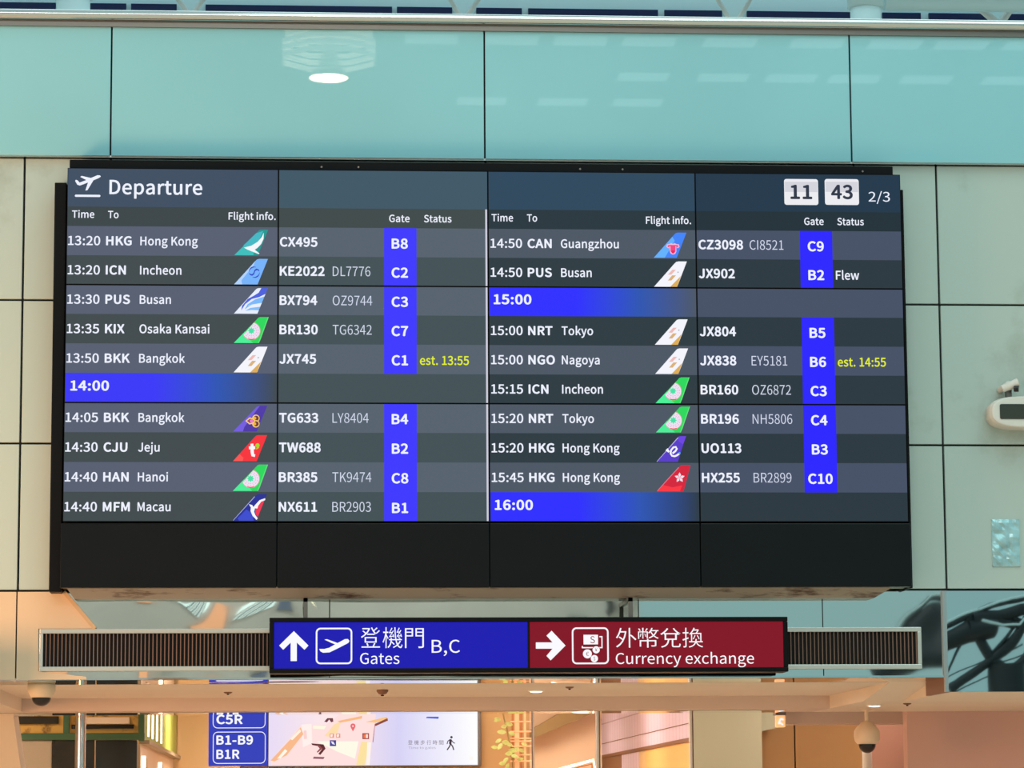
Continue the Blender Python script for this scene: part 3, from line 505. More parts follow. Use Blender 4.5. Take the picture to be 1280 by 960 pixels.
 '門':'350|133,205,-25,0,0,-11;133,171,0,11,-25,0;58,171,25,0,0,11;58,205,0,-11,25,0|133,225,0,10,-25,0;58,225,25,0,0,10;58,256,0,-11,25,0;133,256,-25,0,0,-11|293,205,-26,0,0,-11;293,171,0,11,-26,0;215,171,26,0,0,11;215,205,0,-11,26,0|293,225,0,10,-26,0;215,225,26,0,0,10;215,256,0,-11,26,0;293,256,-26,0,0,-11|307,278,5,0,-39,0;190,278,39,0,0,-43;190,149,0,43,35,0;293,149,-34,0,0,-47;293,8,0,47,0,-7;284,-1,7,1,-7,0;229,0,25,-1,4,-8;239,-28,-1,8,32,0;304,-23,-12,-4,12,5;320,8,0,-18,0,90;320,278,0,-90,-4,0|32,278,42,0,0,-102;32,-28,0,102,9,0;58,-28,-9,0,0,59;58,149,0,-59,33,0;158,149,-34,0,0,43;158,278,0,-43,-42,0',
 '外':'350|81,294,9,-1,-13,-61;14,139,32,36,6,-4;36,122,-5,4,20,24;86,216,-14,-37,22,0;153,216,-23,0,-6,-37;125,119,13,27,-15,12;73,157,17,-11,-5,-6;57,139,5,6,19,-12;114,95,-15,14,-25,-46;13,-4,42,22,7,-4;35,-25,-4,6,75,41;184,236,-19,-138,-6,2;166,242,6,-2,-2,-1;160,241,2,0,-22,0;94,241,22,0,5,15;107,290,-4,-17,-9,1|214,294,9,0,0,-107;214,-28,0,108,9,0;241,-28,-9,0,0,64;241,164,0,-64,28,-24;317,90,-16,20,7,7;338,109,-7,-6,-19,22;251,188,30,-23,-3,-2;241,181,3,2,0,37;241,294,0,-38,-9,0',
 '幣':'350|69,205,5,-1,-3,-19;55,152,8,15,4,-2;69,145,-3,2,7,15;85,202,-4,-20,-6,1|33,278,6,3,9,-12;56,238,-4,11,6,3;76,248,-7,-4,-5,10;51,286,10,-11,-6,-2|123,202,4,1,7,-18;137,146,-2,15,4,2;151,150,-5,-1,-2,15;136,205,7,-17,-5,-1|157,288,8,-3,-5,-13;133,245,8,12,5,-3;149,237,-5,3,9,11;179,279,-10,-15,-7,3|227,294,8,-1,-9,-31;178,215,22,19,0,7;178,236,0,-7,-21,0;116,236,20,0,0,19;116,294,0,-19,-8,0;92,294,8,0,0,-19;92,236,0,19,-20,0;32,236,20,0,0,-41;32,114,0,41,6,0;52,114,-7,0,0,35;52,218,0,-35,14,0;95,218,-14,0,0,-33;95,118,0,33,6,0;113,118,-6,0,0,33;113,218,0,-33,15,0;157,218,-15,0,0,-31;157,123,0,32,7,0;178,123,-7,0,0,30;178,214,0,-31,5,-4;194,198,-4,4,7,6;214,220,-6,-9,8,-18;243,171,-11,15,-16,-13;183,140,23,7,4,-5;196,119,-2,5,24,10;259,155,-18,-15,18,-18;322,114,-24,10,3,6;336,133,-4,-4,-23,8;274,169,18,-16,17,19;313,237,-9,-27,7,0;334,237,-7,0,0,7;334,258,0,-7,-32,0;238,258,32,0,4,10;250,290,-4,-11,-8,1|288,237,-20,0,-6,-20;259,186,13,14,-13,15;228,237,8,-19,20,0|54,96,36,0,0,-36;54,-11,0,36,9,0;79,-11,-8,0,0,28;79,73,0,-28,28,0;161,73,-27,0,0,-34;161,-28,0,34,9,0;187,-28,-9,0,0,34;187,73,0,-34,29,0;275,73,-29,0,0,-18;275,18,0,18,0,-4;268,12,5,0,-6,0;219,12,22,0,3,-6;228,-10,-2,7,29,0;287,-6,-12,-4,11,4;301,18,0,-13,0,26;301,96,0,-26,-38,0;187,96,38,0,0,7;187,118,0,-8,-9,0;161,118,9,0,0,-8;161,96,0,7,-36,0',
 '兌':'350|110,185,0,-22,43,0;241,185,-44,0,0,-22;241,120,0,21,-44,0;110,120,43,0,0,21|228,291,22,-36,-8,-4;206,281,7,3,16,-26;269,209,-24,21,-62,0;84,209,61,0,23,20;144,279,-15,-26,-8,3;118,288,9,-3,-22,-38;16,195,41,21,6,-5;37,176,-4,5,16,9;82,207,-14,-12,0,-37;82,96,0,37,15,0;129,96,-16,0,-7,-54;26,-8,78,17,5,-6;40,-30,-3,6,86,20;156,96,-8,-65,11,0;190,96,-11,0,0,-28;190,13,0,27,0,-28;232,-23,-33,0,7,0;289,-23,-7,0,29,0;328,33,-3,-45,-7,2;305,43,5,-4,-2,-37;287,1,14,0,-9,0;235,1,7,0,-16,0;216,13,0,-10,0,27;216,96,0,-28,18,0;270,96,-18,0,0,37;270,208,0,-37,14,-12;314,177,-15,8,4,6;332,199,-7,-5,-39,18',
 '換':'350|202,175,6,-1,-7,-23;169,113,15,17,5,-2;186,103,-4,3,13,17;221,171,-9,-25,-6,1|235,169,5,3,13,-19;268,105,-5,17,6,2;286,113,-6,-3,-6,17;251,176,14,-19,-5,-2|54,294,7,0,0,-24;54,223,0,24,-14,0;14,223,13,0,0,-8;14,199,0,8,13,0;54,199,-14,0,0,-26;54,122,0,26,-15,-4;10,108,14,5,2,-8;16,82,-2,9,12,5;54,96,-13,-5,0,-30;54,5,0,30,0,-5;48,-1,4,0,-4,-1;18,-1,14,-1,4,-7;26,-27,-1,7,20,0;66,-22,-8,-4,8,4;77,5,0,-15,0,33;77,105,0,-34,11,4;110,117,-11,-4,-1,8;107,141,1,-8,-10,-4;77,130,10,4,0,23;77,199,0,-23,11,0;110,199,-11,0,0,8;110,223,0,-8,-11,0;77,223,11,0,0,24;77,294,0,-24,-8,0|189,245,-7,-11,18,0;243,245,-18,0,-6,-12;222,211,7,9,-19,0;166,211,18,0,8,11|114,78,10,0,0,-7;114,56,0,7,30,0;206,56,-31,0,-14,-33;104,-9,61,11,5,-5;116,-29,-2,6,64,14;226,46,-15,-37,19,-38;327,-26,-49,11,3,6;341,-6,-5,-5,-48,8;243,56,17,-34,31,0;336,56,-31,0,0,7;336,78,0,-7,-7,0;314,78,7,0,0,44;314,211,0,-44,-22,0;248,211,22,0,9,14;275,258,-7,-16,-5,3;259,268,6,-3,-1,0;256,267,1,1,-19,0;201,267,18,0,4,8;211,290,-3,-7,-8,1;187,294,8,-2,-12,-31;118,194,34,29,5,-3;134,177,-4,5,4,4;146,188,-4,-3,0,-36;146,78,0,37,-11,0|217,113,8,0,-1,-13;212,78,2,11,-15,0;167,78,15,0,0,37;167,189,0,-37,41,0;292,189,-42,0,0,-37;292,78,0,37,-19,0;236,78,18,0,2,11;241,113,-2,-13,-8,0',
 '步':'350|102,147,8,-3,-17,-29;31,71,26,19,6,-4;51,51,-4,6,27,22;127,139,-19,-33,-8,2|74,267,8,0,0,-27;74,187,0,27,-18,0;21,187,18,0,0,-8;21,162,0,9,47,0;163,162,-47,0,0,-37;163,51,0,37,8,0;188,51,-8,0,-44,-26;18,-1,69,9,5,-7;32,-26,-3,7,134,20;301,132,-46,-91,-9,4;276,144,8,-4,-19,-39;190,53,38,22,0,36;190,162,0,-36,46,0;328,162,-46,0,0,9;328,187,0,-8,-45,0;193,187,45,0,0,15;193,232,0,-15,34,0;296,232,-34,0,0,8;296,257,0,-9,-34,0;193,257,34,0,0,12;193,294,0,-12,-9,0;165,294,9,0,0,-35;165,187,0,36,-21,0;100,187,22,0,0,27;100,267,0,-27,-9,0',
 '行':'350|152,273,58,0,0,-8;152,248,0,8,58,0;325,248,-58,0,0,8;325,273,0,-8,-58,0|93,294,9,-3,-17,-25;12,218,30,20,5,-5;28,197,-4,6,31,22;119,284,-24,-30,-9,3|137,176,66,0,0,-8;137,151,0,9,39,0;255,151,-39,0,0,-48;255,6,0,48,0,-6;246,-2,6,1,-7,0;191,-1,25,-1,4,-8;200,-27,-1,7,34,0;266,-23,-12,-5,11,4;282,6,0,-17,0,48;282,151,0,-48,17,0;334,151,-17,0,0,9;334,176,0,-8,-65,0|107,219,9,-3,-24,-40;9,113,36,26,5,-6;27,91,-4,5,13,10;67,127,-13,-13,0,-52;67,-29,0,52,9,0;93,-29,-8,0,0,62;93,156,0,-62,15,18;132,210,-11,-18,-8,3',
 '時':'350|156,73,7,4,18,-18;200,12,-7,17,8,4;223,25,-8,-4,-8,18;177,85,18,-17,-7,-4|221,294,9,0,0,-14;221,252,0,14,-25,0;147,252,25,0,0,-7;147,229,0,8,25,0;221,229,-25,0,0,-15;221,185,0,14,-29,0;133,185,29,0,0,-8;133,161,0,8,45,0;267,161,-45,0,0,-13;267,121,0,13,-44,0;134,121,45,0,0,-8;134,98,0,8,45,0;267,98,-44,0,0,-32;267,4,0,31,0,-6;260,-3,5,0,-6,-1;213,-3,21,-1,4,-7;222,-28,-1,7,28,0;279,-23,-12,-4,11,4;293,3,0,-15,0,32;293,98,0,-32,14,0;334,98,-14,0,0,8;334,121,0,-8,-14,0;293,121,14,0,0,13;293,161,0,-13,15,0;338,161,-15,0,0,8;338,185,0,-8,-31,0;247,185,30,0,0,14;247,229,0,-15,25,0;323,229,-25,0,0,8;323,252,0,-7,-25,0;247,252,25,0,0,14;247,294,0,-14,-9,0|102,146,-17,0,0,-27;102,65,0,27,-17,0;51,65,17,0,0,27;51,146,0,-27,17,0|102,169,0,26,-17,0;51,169,17,0,0,26;51,247,0,-26,17,0;102,247,-17,0,0,-26|27,271,33,0,0,-86;27,12,0,87,8,0;51,12,-8,0,0,10;51,41,0,-10,25,0;127,41,-25,0,0,77;127,271,0,-76,-34,0',
 '間':'350|215,59,-27,0,0,-11;215,25,0,12,-27,0;133,25,27,0,0,12;133,59,0,-11,27,0|215,79,0,11,-27,0;133,79,27,0,0,11;133,112,0,-11,27,0;215,112,-27,0,0,-11|109,132,44,0,0,-48;109,-13,0,48,8,0;133,-13,-8,0,0,6;133,5,0,-6,36,0;240,5,-36,0,0,42;240,132,0,-42,-44,0|134,210,-25,0,0,-10;134,179,0,10,-25,0;58,179,25,0,0,10;58,210,0,-10,25,0|134,229,0,10,-25,0;58,229,25,0,0,10;58,259,0,-10,25,0;134,259,-25,0,0,-10|294,210,-26,0,0,-10;294,179,0,10,-26,0;215,179,27,0,0,10;215,210,0,-10,27,0|294,229,0,10,-26,0;215,229,27,0,0,10;215,259,0,-10,27,0;294,259,-26,0,0,-10|307,279,5,0,-39,0;190,279,39,0,0,-40;190,158,0,41,35,0;294,158,-34,0,0,-50;294,7,0,50,0,-6;286,-1,6,0,-6,0;237,-1,21,-1,4,-7;246,-28,-1,7,29,0;305,-23,-11,-5,12,4;321,7,0,-17,0,90;321,279,0,-91,-5,0|32,279,42,0,0,-102;32,-28,0,102,8,0;58,-28,-9,0,0,62;58,159,0,-62,33,0;159,159,-34,0,0,40;159,279,0,-40,-43,0',
 ' ':'78',
}

ADV = {}
GM = {}


def make_glyphs(need):
    "turns the outlines above into flat glyph meshes, one per character and weight"
    tmp = []
    for ch, wt in need:
        s = GLYPHS[ch].split('|')
        ADV[ch] = int(s[0]) / 1000
        if len(s) < 2:
            continue
        cu = D.curves.new('glyph', 'CURVE')
        cu.dimensions = '2D'
        cu.fill_mode = 'BOTH'
        cu.resolution_u = 4
        cu.offset = wt
        for q in s[1:]:
            pts = [list(map(int, p.split(','))) for p in q.split(';')]
            sp = cu.splines.new('BEZIER')
            sp.bezier_points.add(len(pts) - 1)
            sp.use_cyclic_u = True
            for b, p in zip(sp.bezier_points, pts):
                if len(p) == 2:
                    p = p + [0, 0, 0, 0]
                b.handle_left_type = b.handle_right_type = 'FREE'
                b.co = (p[0] / 1000, p[1] / 1000, 0)
                b.handle_left = ((p[0] + p[2]) / 1000, (p[1] + p[3]) / 1000, 0)
                b.handle_right = ((p[0] + p[4]) / 1000, (p[1] + p[5]) / 1000, 0)
        o = D.objects.new('glyph', cu)
        COL.objects.link(o)
        tmp.append((ch, wt, o))
    dg = bpy.context.evaluated_depsgraph_get()
    dg.update()
    for ch, wt, o in tmp:
        me = D.meshes.new_from_object(o.evaluated_get(dg))
        vs = [(v.co.x, v.co.y) for v in me.vertices]
        fs = []
        for p in me.polygons:
            ix = list(p.vertices)
            a = sum(vs[ix[i]][0] * vs[ix[(i + 1) % len(ix)]][1] - vs[ix[(i + 1) % len(ix)]][0] * vs[ix[i]][1] for i in range(len(ix)))
            fs.append(tuple(ix if a > 0 else ix[::-1]))
        GM[(ch, wt)] = (vs, fs)
        D.meshes.remove(me)
    for ch, wt, o in tmp:
        c = o.data
        D.objects.remove(o)
        D.curves.remove(c)


REG, MED, BOLD, LIGHT = 0.0, 0.006, 0.0115, -0.002
make_glyphs([(c, w) for c in GLYPHS for w in (REG, LIGHT)])
# heavier weights: the regular outline widened on every side
for ch in GLYPHS:
    if (ch, REG) in GM:
        vs0, fs0 = GM[(ch, REG)]
        for wt, nd in ((MED, 6), (BOLD, 8)):
            vs, fs = list(vs0), list(fs0)
            for i in range(nd):
                a = 2 * math.pi * i / nd
                o = len(vs)
                vs += [(v[0] + wt * math.cos(a), v[1] + wt * math.sin(a)) for v in vs0]
                fs += [tuple(j + o for j in f) for f in fs0]
            GM[(ch, wt)] = (vs, fs)


def ink(s, wt):
    "advance of a string and its first / last ink edge, unscaled"
    x = 0
    lo, hi = 1e9, -1e9
    for c in s:
        g = GM.get((c, wt))
        if g:
            lo = min(lo, x + min(v[0] for v in g[0]))
            hi = max(hi, x + max(v[0] for v in g[0]))
        x += ADV[c] + max(wt, 0) * 1.2
    return x, lo, hi


def text(mb, s, x, z, cap, y, m, wt=REG, xs=None, width=None, align='left', mid=True):
    "lettering on the plane y: x is the left ink edge (or centre), z the middle of the capitals (or the baseline)"
    k = cap / (0.257 + 2 * wt)
    tot, lo, hi = ink(s, wt)
    if width is not None:
        kx = width / (hi - lo)
    else:
        kx = k * (xs or 1.0)
    x0 = x - lo * kx if align == 'left' else x - (lo + hi) / 2 * kx
    zb = z - cap / 2 if mid else z
    zb += wt * k
    cx = 0
    for c in s:
        g = GM.get((c, wt))
        if g:
            mb.add([(x0 + (cx + v[0]) * kx, y, zb + v[1] * k) for v in g[0]], g[1], m)
        cx += ADV[c] + max(wt, 0) * 1.2


def xscale(sample, width, cap, wt):
    _, lo, hi = ink(sample, wt)
    return width / (hi - lo) / (cap / (0.257 + 2 * wt))


# ================================================================== the setting
WALL_Y = 0.22
ZL, Z1, Z2, Z3, ZR = 2.893, 3.745, 4.585, 5.43, 6.235
SOF, BUL = 2.38, 2.296

# floor of hall and passage
b = MB()
b.box((-30, -50, -0.2), (30, 14, 0), M['floor'])
struct(b.build('floor'))

# clad wall: panels with open black joints
b = MB()
b.box((-9, WALL_Y + 0.02, ZL - 0.5), (9, WALL_Y + 0.3, ZR), M['joint'])
xs_ = [-8.1, -5.6, -2.7, -2.2, 0, 2.2, 2.695, 5.6, 8.1]
for i in range(len(xs_) - 1):
    for z0, z1 in ((ZL, Z1), (Z1, Z2), (Z2, Z3)):
        b.cbox((xs_[i] + 0.006, WALL_Y, z0 + 0.006), (xs_[i + 1] - 0.006, WALL_Y + 0.024, z1 - 0.006), M['panel'], 0.003)
struct(b.build('wall_front'))

# glass parapet above it
b = MB()
for x0, x1 in ((-6.6, -4.4), (-4.4, -2.2), (-2.2, -0.006), (-0.006, 2.18), (2.18, 4.38), (4.38, 6.6)):
    b.cbox((x0 + 0.005, 0.17, Z3 + 0.004), (x1 - 0.005, 0.20, ZR - 0.01), M['teal_glass'], 0.002)
o = struct(b.build('wall_upper'))
b = MB()
b.box((-6.6, 0.19, Z3 - 0.002), (6.6, 0.235, Z3 + 0.01), M['steel'])
b.box((-6.6, 0.2, Z3), (6.6, 0.22, ZR), M['joint'])
struct(b.build('trim_1'))

# hand rail
t = thing('handrail', 'polished steel handrail tube running along the top of the turquoise glass', 'handrail', (0, 0.14, ZR))
b = MB()
b.tube((-6.6, 0.14, ZR + 0.035), (6.6, 0.14, ZR + 0.035), 0.031, M['steel'], 24)
b.build('tube', t)
b = MB()
b.box((-6.6, 0.155, ZR - 0.03), (6.6, 0.215, ZR + 0.008), M['steel_dark'])
b.build('glass_channel', t)

# weathered ledge under the board
b = MB()
z0, z1 = at(640, 748, 0.1).z, at(640, 733, 0.1).z
xl, xr = at(82, 742, 0.1).x, at(1112, 742, 0.1).x
b.add([(xl, 0.08, z1), (xr + 0.03, 0.08, z1), (xr - 0.09, 0.1, z0), (xl + 0.05, 0.1, z0),
       (xl, 0.22, z1), (xr + 0.03, 0.22, z1), (xr - 0.09, 0.22, z0), (xl + 0.05, 0.22, z0)],
      [(0, 3, 2, 1), (4, 5, 6, 7), (0, 1, 5, 4), (1, 2, 6, 5), (2, 3, 7, 6), (3, 0, 4, 7)], M['rust_ledge'])
struct(b.build('trim_2'))

# mirror band over the opening
seam1, seam2, seam3 = at(412, 760, WALL_Y).x, at(798, 760, WALL_Y).x, at(1028, 760, WALL_Y).x
xbl = at(40, 760, WALL_Y).x
b = MB()
edges = [xbl, seam1, seam2, seam3, at(1182, 800, WALL_Y).x]
gz1, gz0 = at(640, 791, WALL_Y).z, at(640, 832, WALL_Y).z
for i in range(4):
    b.box((edges[i] + 0.003, WALL_Y, SOF), (edges[i + 1] - 0.003, WALL_Y + 0.02, ZL - 0.006), M['mirror' if i < 2 else 'mirror_mid'])
# polished underside of the lip
b.box((-4.2, WALL_Y - 0.02, SOF), (at(1182, 800, 0.205).x, 0.80, SOF + 0.012), M['mirror_clear'])
struct(b.build('wall_mirror'))
# mirror reflection at the left end, built as cream plates with slanting tan edge
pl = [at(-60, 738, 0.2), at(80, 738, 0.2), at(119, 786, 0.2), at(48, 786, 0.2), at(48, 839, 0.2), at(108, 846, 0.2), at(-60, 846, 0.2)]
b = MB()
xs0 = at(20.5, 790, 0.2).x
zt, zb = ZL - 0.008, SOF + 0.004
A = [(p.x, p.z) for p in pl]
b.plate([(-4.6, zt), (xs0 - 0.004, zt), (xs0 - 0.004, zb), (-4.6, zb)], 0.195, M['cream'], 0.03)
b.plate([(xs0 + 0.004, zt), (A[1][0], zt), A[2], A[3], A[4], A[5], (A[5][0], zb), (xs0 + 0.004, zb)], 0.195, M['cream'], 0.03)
b.plate(stroke([(A[1][0], zt), A[2]], 0.022), 0.185, M['cream_edge'], 0.02)
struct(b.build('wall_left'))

# soffit with trough, drop beam and passage bulkheads
yb = 2.93
XL = at(27, 880, yb).x
XR = at(1037, 880, yb).x
xe_ = at(1182, 800, 0.205).x + 0.03
b = MB()
b.box((XL, 0.78, SOF), (XR, yb, SOF + 0.1), M['plaster'])
struct(b.build('ceiling'))
b = MB()
b.box((-6.5, -0.2, BUL), (XL, 3.9, BUL + 0.25), M['plaster'])
b.add([(XR, 0.79, SOF), (xe_, 0.79, SOF), (xe_, 1.7, BUL), (XR, 1.7, BUL), (XR, 3.66, BUL), (xe_, 3.66, BUL),
       (XR, 0.79, BUL + 0.25), (xe_, 0.79, BUL + 0.25), (xe_, 3.66, BUL + 0.25), (XR, 3.66, BUL + 0.25)],
      [(0, 3, 2, 1), (3, 4, 5, 2), (0, 1, 7, 6), (6, 7, 8, 9), (4, 9, 8, 5), (0, 6, 9, 4, 3), (1, 2, 5, 8, 7)], M['plaster'])
b.box((xe_, WALL_Y + 0.02, BUL), (6.8, 3.66, BUL + 0.25), M['plaster'])
struct(b.build('ceiling_edge'))
b = MB()
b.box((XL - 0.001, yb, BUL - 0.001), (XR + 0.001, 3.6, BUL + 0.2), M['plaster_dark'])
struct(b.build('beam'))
b = MB()
b.box((-6.4, 3.2, BUL - 0.004), (at(983, 892, 3.2).x, 3.62, BUL + 0.012), M['mirror_clear'])
struct(b.build('trim_3'))
# brown end and second beam on the right
b = MB()
x0, x1 = at(1040, 897, 4.4).x, at(1064, 897, 4.4).x
b.box((at(982, 897, 4.4).x, 4.4, at(1000, 905, 4.4).z), (6.5, 4.7, BUL + 0.3), M['plaster_dark'])
struct(b.build('beam_right'))

# taller mirror panel on the right, hanging below the band, its return painted in its brown reflection
yB = 0.205
xe = at(1182, 800, yB).x
b = MB()
b.box((xe, yB, BUL), (6.8, yB + 0.02, ZL - 0.008), M['mirror_clear'])
struct(b.build('wall_right'))
b = MB()
b.box((xe + 0.002, yB + 0.021, BUL), (xe + 0.03, 0.82, SOF + 0.006), M['brown'])
struct(b.build('ceiling_right'))
b = MB()
b.box((xe - 0.014, yB - 0.014, BUL), (xe + 0.008, yB + 0.012, ZL - 0.008), M['steel'])
struct(b.build('trim_4'))

# ================================================================== departure board
P0 = 1.2176
PH = 0.6849
BX0, BZ0 = -2 * P0, 3.27
BZ1 = BZ0 + 3 * PH
root = thing('departure_board', 'large black flight departure board of twelve lit screens, on the wall above the overhead signs', 'departure board',
             (0, 0.2, 2.9))
zcov = at(640, 734, 0).z
b = MB()
b.cbox((BX0 + 0.002, 0.055, zcov + 0.05), (-BX0 - 0.002, WALL_Y, BZ1 - 0.01), M['black'], 0.006)
b.build('casing', root)
b = MB()
b.cbox((BX0 - 0.075, 0.045, zcov - 0.02), (BX0 - 0.006, WALL_Y - 0.002, at(70, 228, 0.045).z), M['black'], 0.005)
b.build('side_frame', root)
b = MB()
b.cbox((-BX0 + 0.006, 0.045, zcov - 0.005), (-BX0 + 0.024, WALL_Y - 0.002, at(1130, 237, 0.045).z), M['black'], 0.005)
b.build('side_frame', root)
b = MB()
b.cbox((at(87, 206, 0.03).x, 0.03, BZ1 + 0.002), (at(1116, 210, 0.03).x, WALL_Y - 0.06, at(600, 203.6, 0.03).z), M['black'], 0.004)
for px in (402, 448, 725, 778, 1078):
    p = at(px, 208, 0.03)
    b.tube((p.x, 0.03, BZ1 + 0.022), (p.x, 0.024, BZ1 + 0.022), 0.006, M['steel_dark'], 10)
b.build('top_cover', root)
b = MB()
for i in range(4):
    w0 = BX0 + i * P0
    b.cbox((w0 + 0.002 - (0.012 if i == 0 else 0), 0.004, zcov), (w0 + P0 - 0.002 + (0.012 if i == 3 else 0), 0.06, BZ0 - 0.008), M['black_gloss'], 0.004)
b.build('bottom_cover', root)

HB = {0: (62, 77, 97), 1: (62, 86, 102), 2: (44, 70, 92), 3: (32, 54, 74)}        # header; left columns lighter, screen glare put into all four sets
CH = {0: (58, 67, 70), 1: (62, 72, 72), 2: (38, 52, 60), 3: (32, 46, 54)}        # column titles
LT = {0: (86, 94, 112), 1: (86, 97, 110), 2: (76, 86, 100), 3: (70, 80, 102)}    # light row
DK = {0: (64, 73, 76), 1: (66, 80, 85), 2: (44, 57, 64), 3: (42, 54, 62)}        # dark row
panels = {}
ytx = -0.0012


def gradient_bar(name, c0, c1, x0, x1):
    m = screen(name, c0)
    t_ = m.node_tree
    bs = t_.nodes['Principled BSDF']
    tcn = t_.nodes.new('ShaderNodeTexCoord')
    sp = t_.nodes.new('ShaderNodeSeparateXYZ')
    mr = t_.nodes.new('ShaderNodeMapRange')
    mr.inputs['From Min'].default_value = x0
    mr.inputs['From Max'].default_value = x1
    rp = t_.nodes.new('ShaderNodeValToRGB')
    rp.color_ramp.elements[0].position = 0.42
    rp.color_ramp.elements[0].color = lin(c0)
    rp.color_ramp.elements[1].position = 1.0
    rp.color_ramp.elements[1].color = lin(c1)
    e = rp.color_ramp.elements.new(0.72)
    e.color = lin((44, 84, 178))
    t_.links.new(tcn.outputs['Object'], sp.inputs[0])
    t_.links.new(sp.outputs['X'], mr.inputs[0])
    t_.links.new(mr.outputs[0], rp.inputs[0])
    t_.links.new(rp.outputs[0], bs.inputs['Emission Color'])
    return m


def row_band(i):
    "top and bottom height of flight row i (0..9)"
    if i < 2:
        zt_ = BZ1 - PH * (0.5 + 0.25 * i)
        return zt_, zt_ - PH * 0.25
    k, r = divmod(i - 2, 4)
    zt_ = BZ1 - PH * (1 + k) - PH * 0.25 * r
    return zt_, zt_ - PH * 0.25


for c in range(4):
    for r in range(3):
        x0, x1 = BX0 + c * P0, BX0 + (c + 1) * P0
        zt_, zb_ = BZ1 - r * PH, BZ1 - (r + 1) * PH
        b = MB()
        b.box((x0 + 0.0015, 0.002, zb_ + 0.0015), (x1 - 0.0015, 0.07, zt_ - 0.0015), M['black'])
        e = 0.0045
        if r == 0:
            bands = [(0, 1 / 3, HB[c]), (1 / 3, 0.5, CH[c]), (0.5, 0.75, LT[c]), (0.75, 1, DK[c])]
        else:
            bands = [(0.25 * i, 0.25 * (i + 1), (LT if i % 2 == 0 else DK)[c]) for i in range(4)]
        for a0, a1, colr in bands:
            za, zz = zt_ - a0 * PH, zt_ - a1 * PH
            za, zz = min(za, zt_ - e), max(zz, zb_ + e)
            b.plate([(x0 + e, zz), (x1 - e, zz), (x1 - e, za), (x0 + e, za)], 0.001, sm(colr))
        if c == 1:
            zz, za = zb_ + e, (zt_ - e if r else zt_ - PH / 3)
            b.plate([(x1 - 0.016, zz), (x1 - e - 0.001, zz), (x1 - e - 0.001, za), (x1 - 0.016, za)], 0.0004, M['line'])
        panels[(c, r)] = b.build('display_panel', root)



def U(px):
    "board x of a column read on the first flight row"
    return at(px, 302 if px < 609 else 307, 0).x


def row_panel(i):
    return 0 if i < 2 else 1 + (i - 2) // 4


PXM = 216.5
capT = 11.7 / PXM
xs_time = xscale('13:20', (125 - 85) / PXM, capT, MED)
xs_code = xscale('HKG', 31.8 / PXM, capT, BOLD)
xs_city = xscale('Hong Kong', 71.6 / PXM, 11.2 / PXM, MED)
xs_fl = xscale('CX495', 47.1 / PXM, 12.2 / PXM, BOLD)
xs_fl2 = xscale('DL7776', 47.1 / PXM, 12.0 / PXM, LIGHT)
xs_gate = xscale('B8', 20.4 / PXM, 12.9 / PXM, BOLD)
xs_bar = xscale('14:00', 47.7 / PXM, 12.7 / PXM, BOLD)

LEFT = [('13:20', 'HKG', 'Hong Kong', 'wing', 'CX495', '', 'B8', ''),
        ('13:20', 'ICN', 'Incheon', 'swirl', 'KE2022', 'DL7776', 'C2', ''),
        ('13:30', 'PUS', 'Busan', 'wave', 'BX794', 'OZ9744', 'C3', ''),
        ('13:35', 'KIX', 'Osaka Kansai', 'globe', 'BR130', 'TG6342', 'C7', ''),
        ('13:50', 'BKK', 'Bangkok', 'gold', 'JX745', '', 'C1', 'est. 13:55'),
        ('14:00',),
        ('14:05', 'BKK', 'Bangkok', 'orchid', 'TG633', 'LY8404', 'B4', ''),
        ('14:30', 'CJU', 'Jeju', 'tee', 'TW688', '', 'B2', ''),
        ('14:40', 'HAN', 'Hanoi', 'globe', 'BR385', 'TK9474', 'C8', ''),
        ('14:40', 'MFM', 'Macau', 'gull', 'NX611', 'BR2903', 'B1', '')]
RIGHT = [('14:50', 'CAN', 'Guangzhou', 'kapok', 'CZ3098', 'CI8521', 'C9', ''),
         ('14:50', 'PUS', 'Busan', 'gold', 'JX902', '', 'B2', 'Flew'),
         ('15:00',),
         ('15:00', 'NRT', 'Tokyo', 'gold', 'JX804', '', 'B5', ''),
         ('15:00', 'NGO', 'Nagoya', 'gold', 'JX838', 'EY5181', 'B6', 'est. 14:55'),
         ('15:15', 'ICN', 'Incheon', 'globe', 'BR160', 'OZ6872', 'C3', ''),
         ('15:20', 'NRT', 'Tokyo', 'globe', 'BR196', 'NH5806', 'C4', ''),
         ('15:20', 'HKG', 'Hong Kong', 'letter', 'UO113', '', 'B3', ''),
         ('15:45', 'HKG', 'Hong Kong', 'flower', 'HX255', 'BR2899', 'C10', ''),
         ('16:00',)]

TAIL = [(0, 0), (26.5, 30), (28.4, 31.8), (31, 32.5), (42, 32.5), (29.2, 0)]


def clip(poly, sub):
    "keeps what of a polygon lies inside the convex tail outline"
    out = poly
    n = len(sub)
    ar = sum(sub[i][0] * sub[(i + 1) % n][1] - sub[(i + 1) % n][0] * sub[i][1] for i in range(n))
    if ar < 0:
        sub = sub[::-1]
    for i in range(n):
        ax, az = sub[i]
        bx, bz = sub[(i + 1) % n]
        side = lambda p: (bx - ax) * (p[1] - az) - (bz - az) * (p[0] - ax)
        inp, out = out, []
        for j in range(len(inp)):
            p, q = inp[j], inp[(j + 1) % len(inp)]
            sp_, sq = side(p), side(q)
            if sp_ >= 0:
                out.append(p)
            if (sp_ >= 0) != (sq >= 0):
                k = sp_ / (sp_ - sq)
                out.append((p[0] + (q[0] - p[0]) * k, p[1] + (q[1] - p[1]) * k))
        if not out:
            return []
    return out


def star(cx, cz, ro, ri, n, a0=90):
    pts = []
    for i in range(2 * n):
        a = math.radians(a0 + 180 * i / n)
        rr = ro if i % 2 == 0 else ri
        pts.append((cx + rr * math.cos(a), cz + rr * math.sin(a)))
    return pts


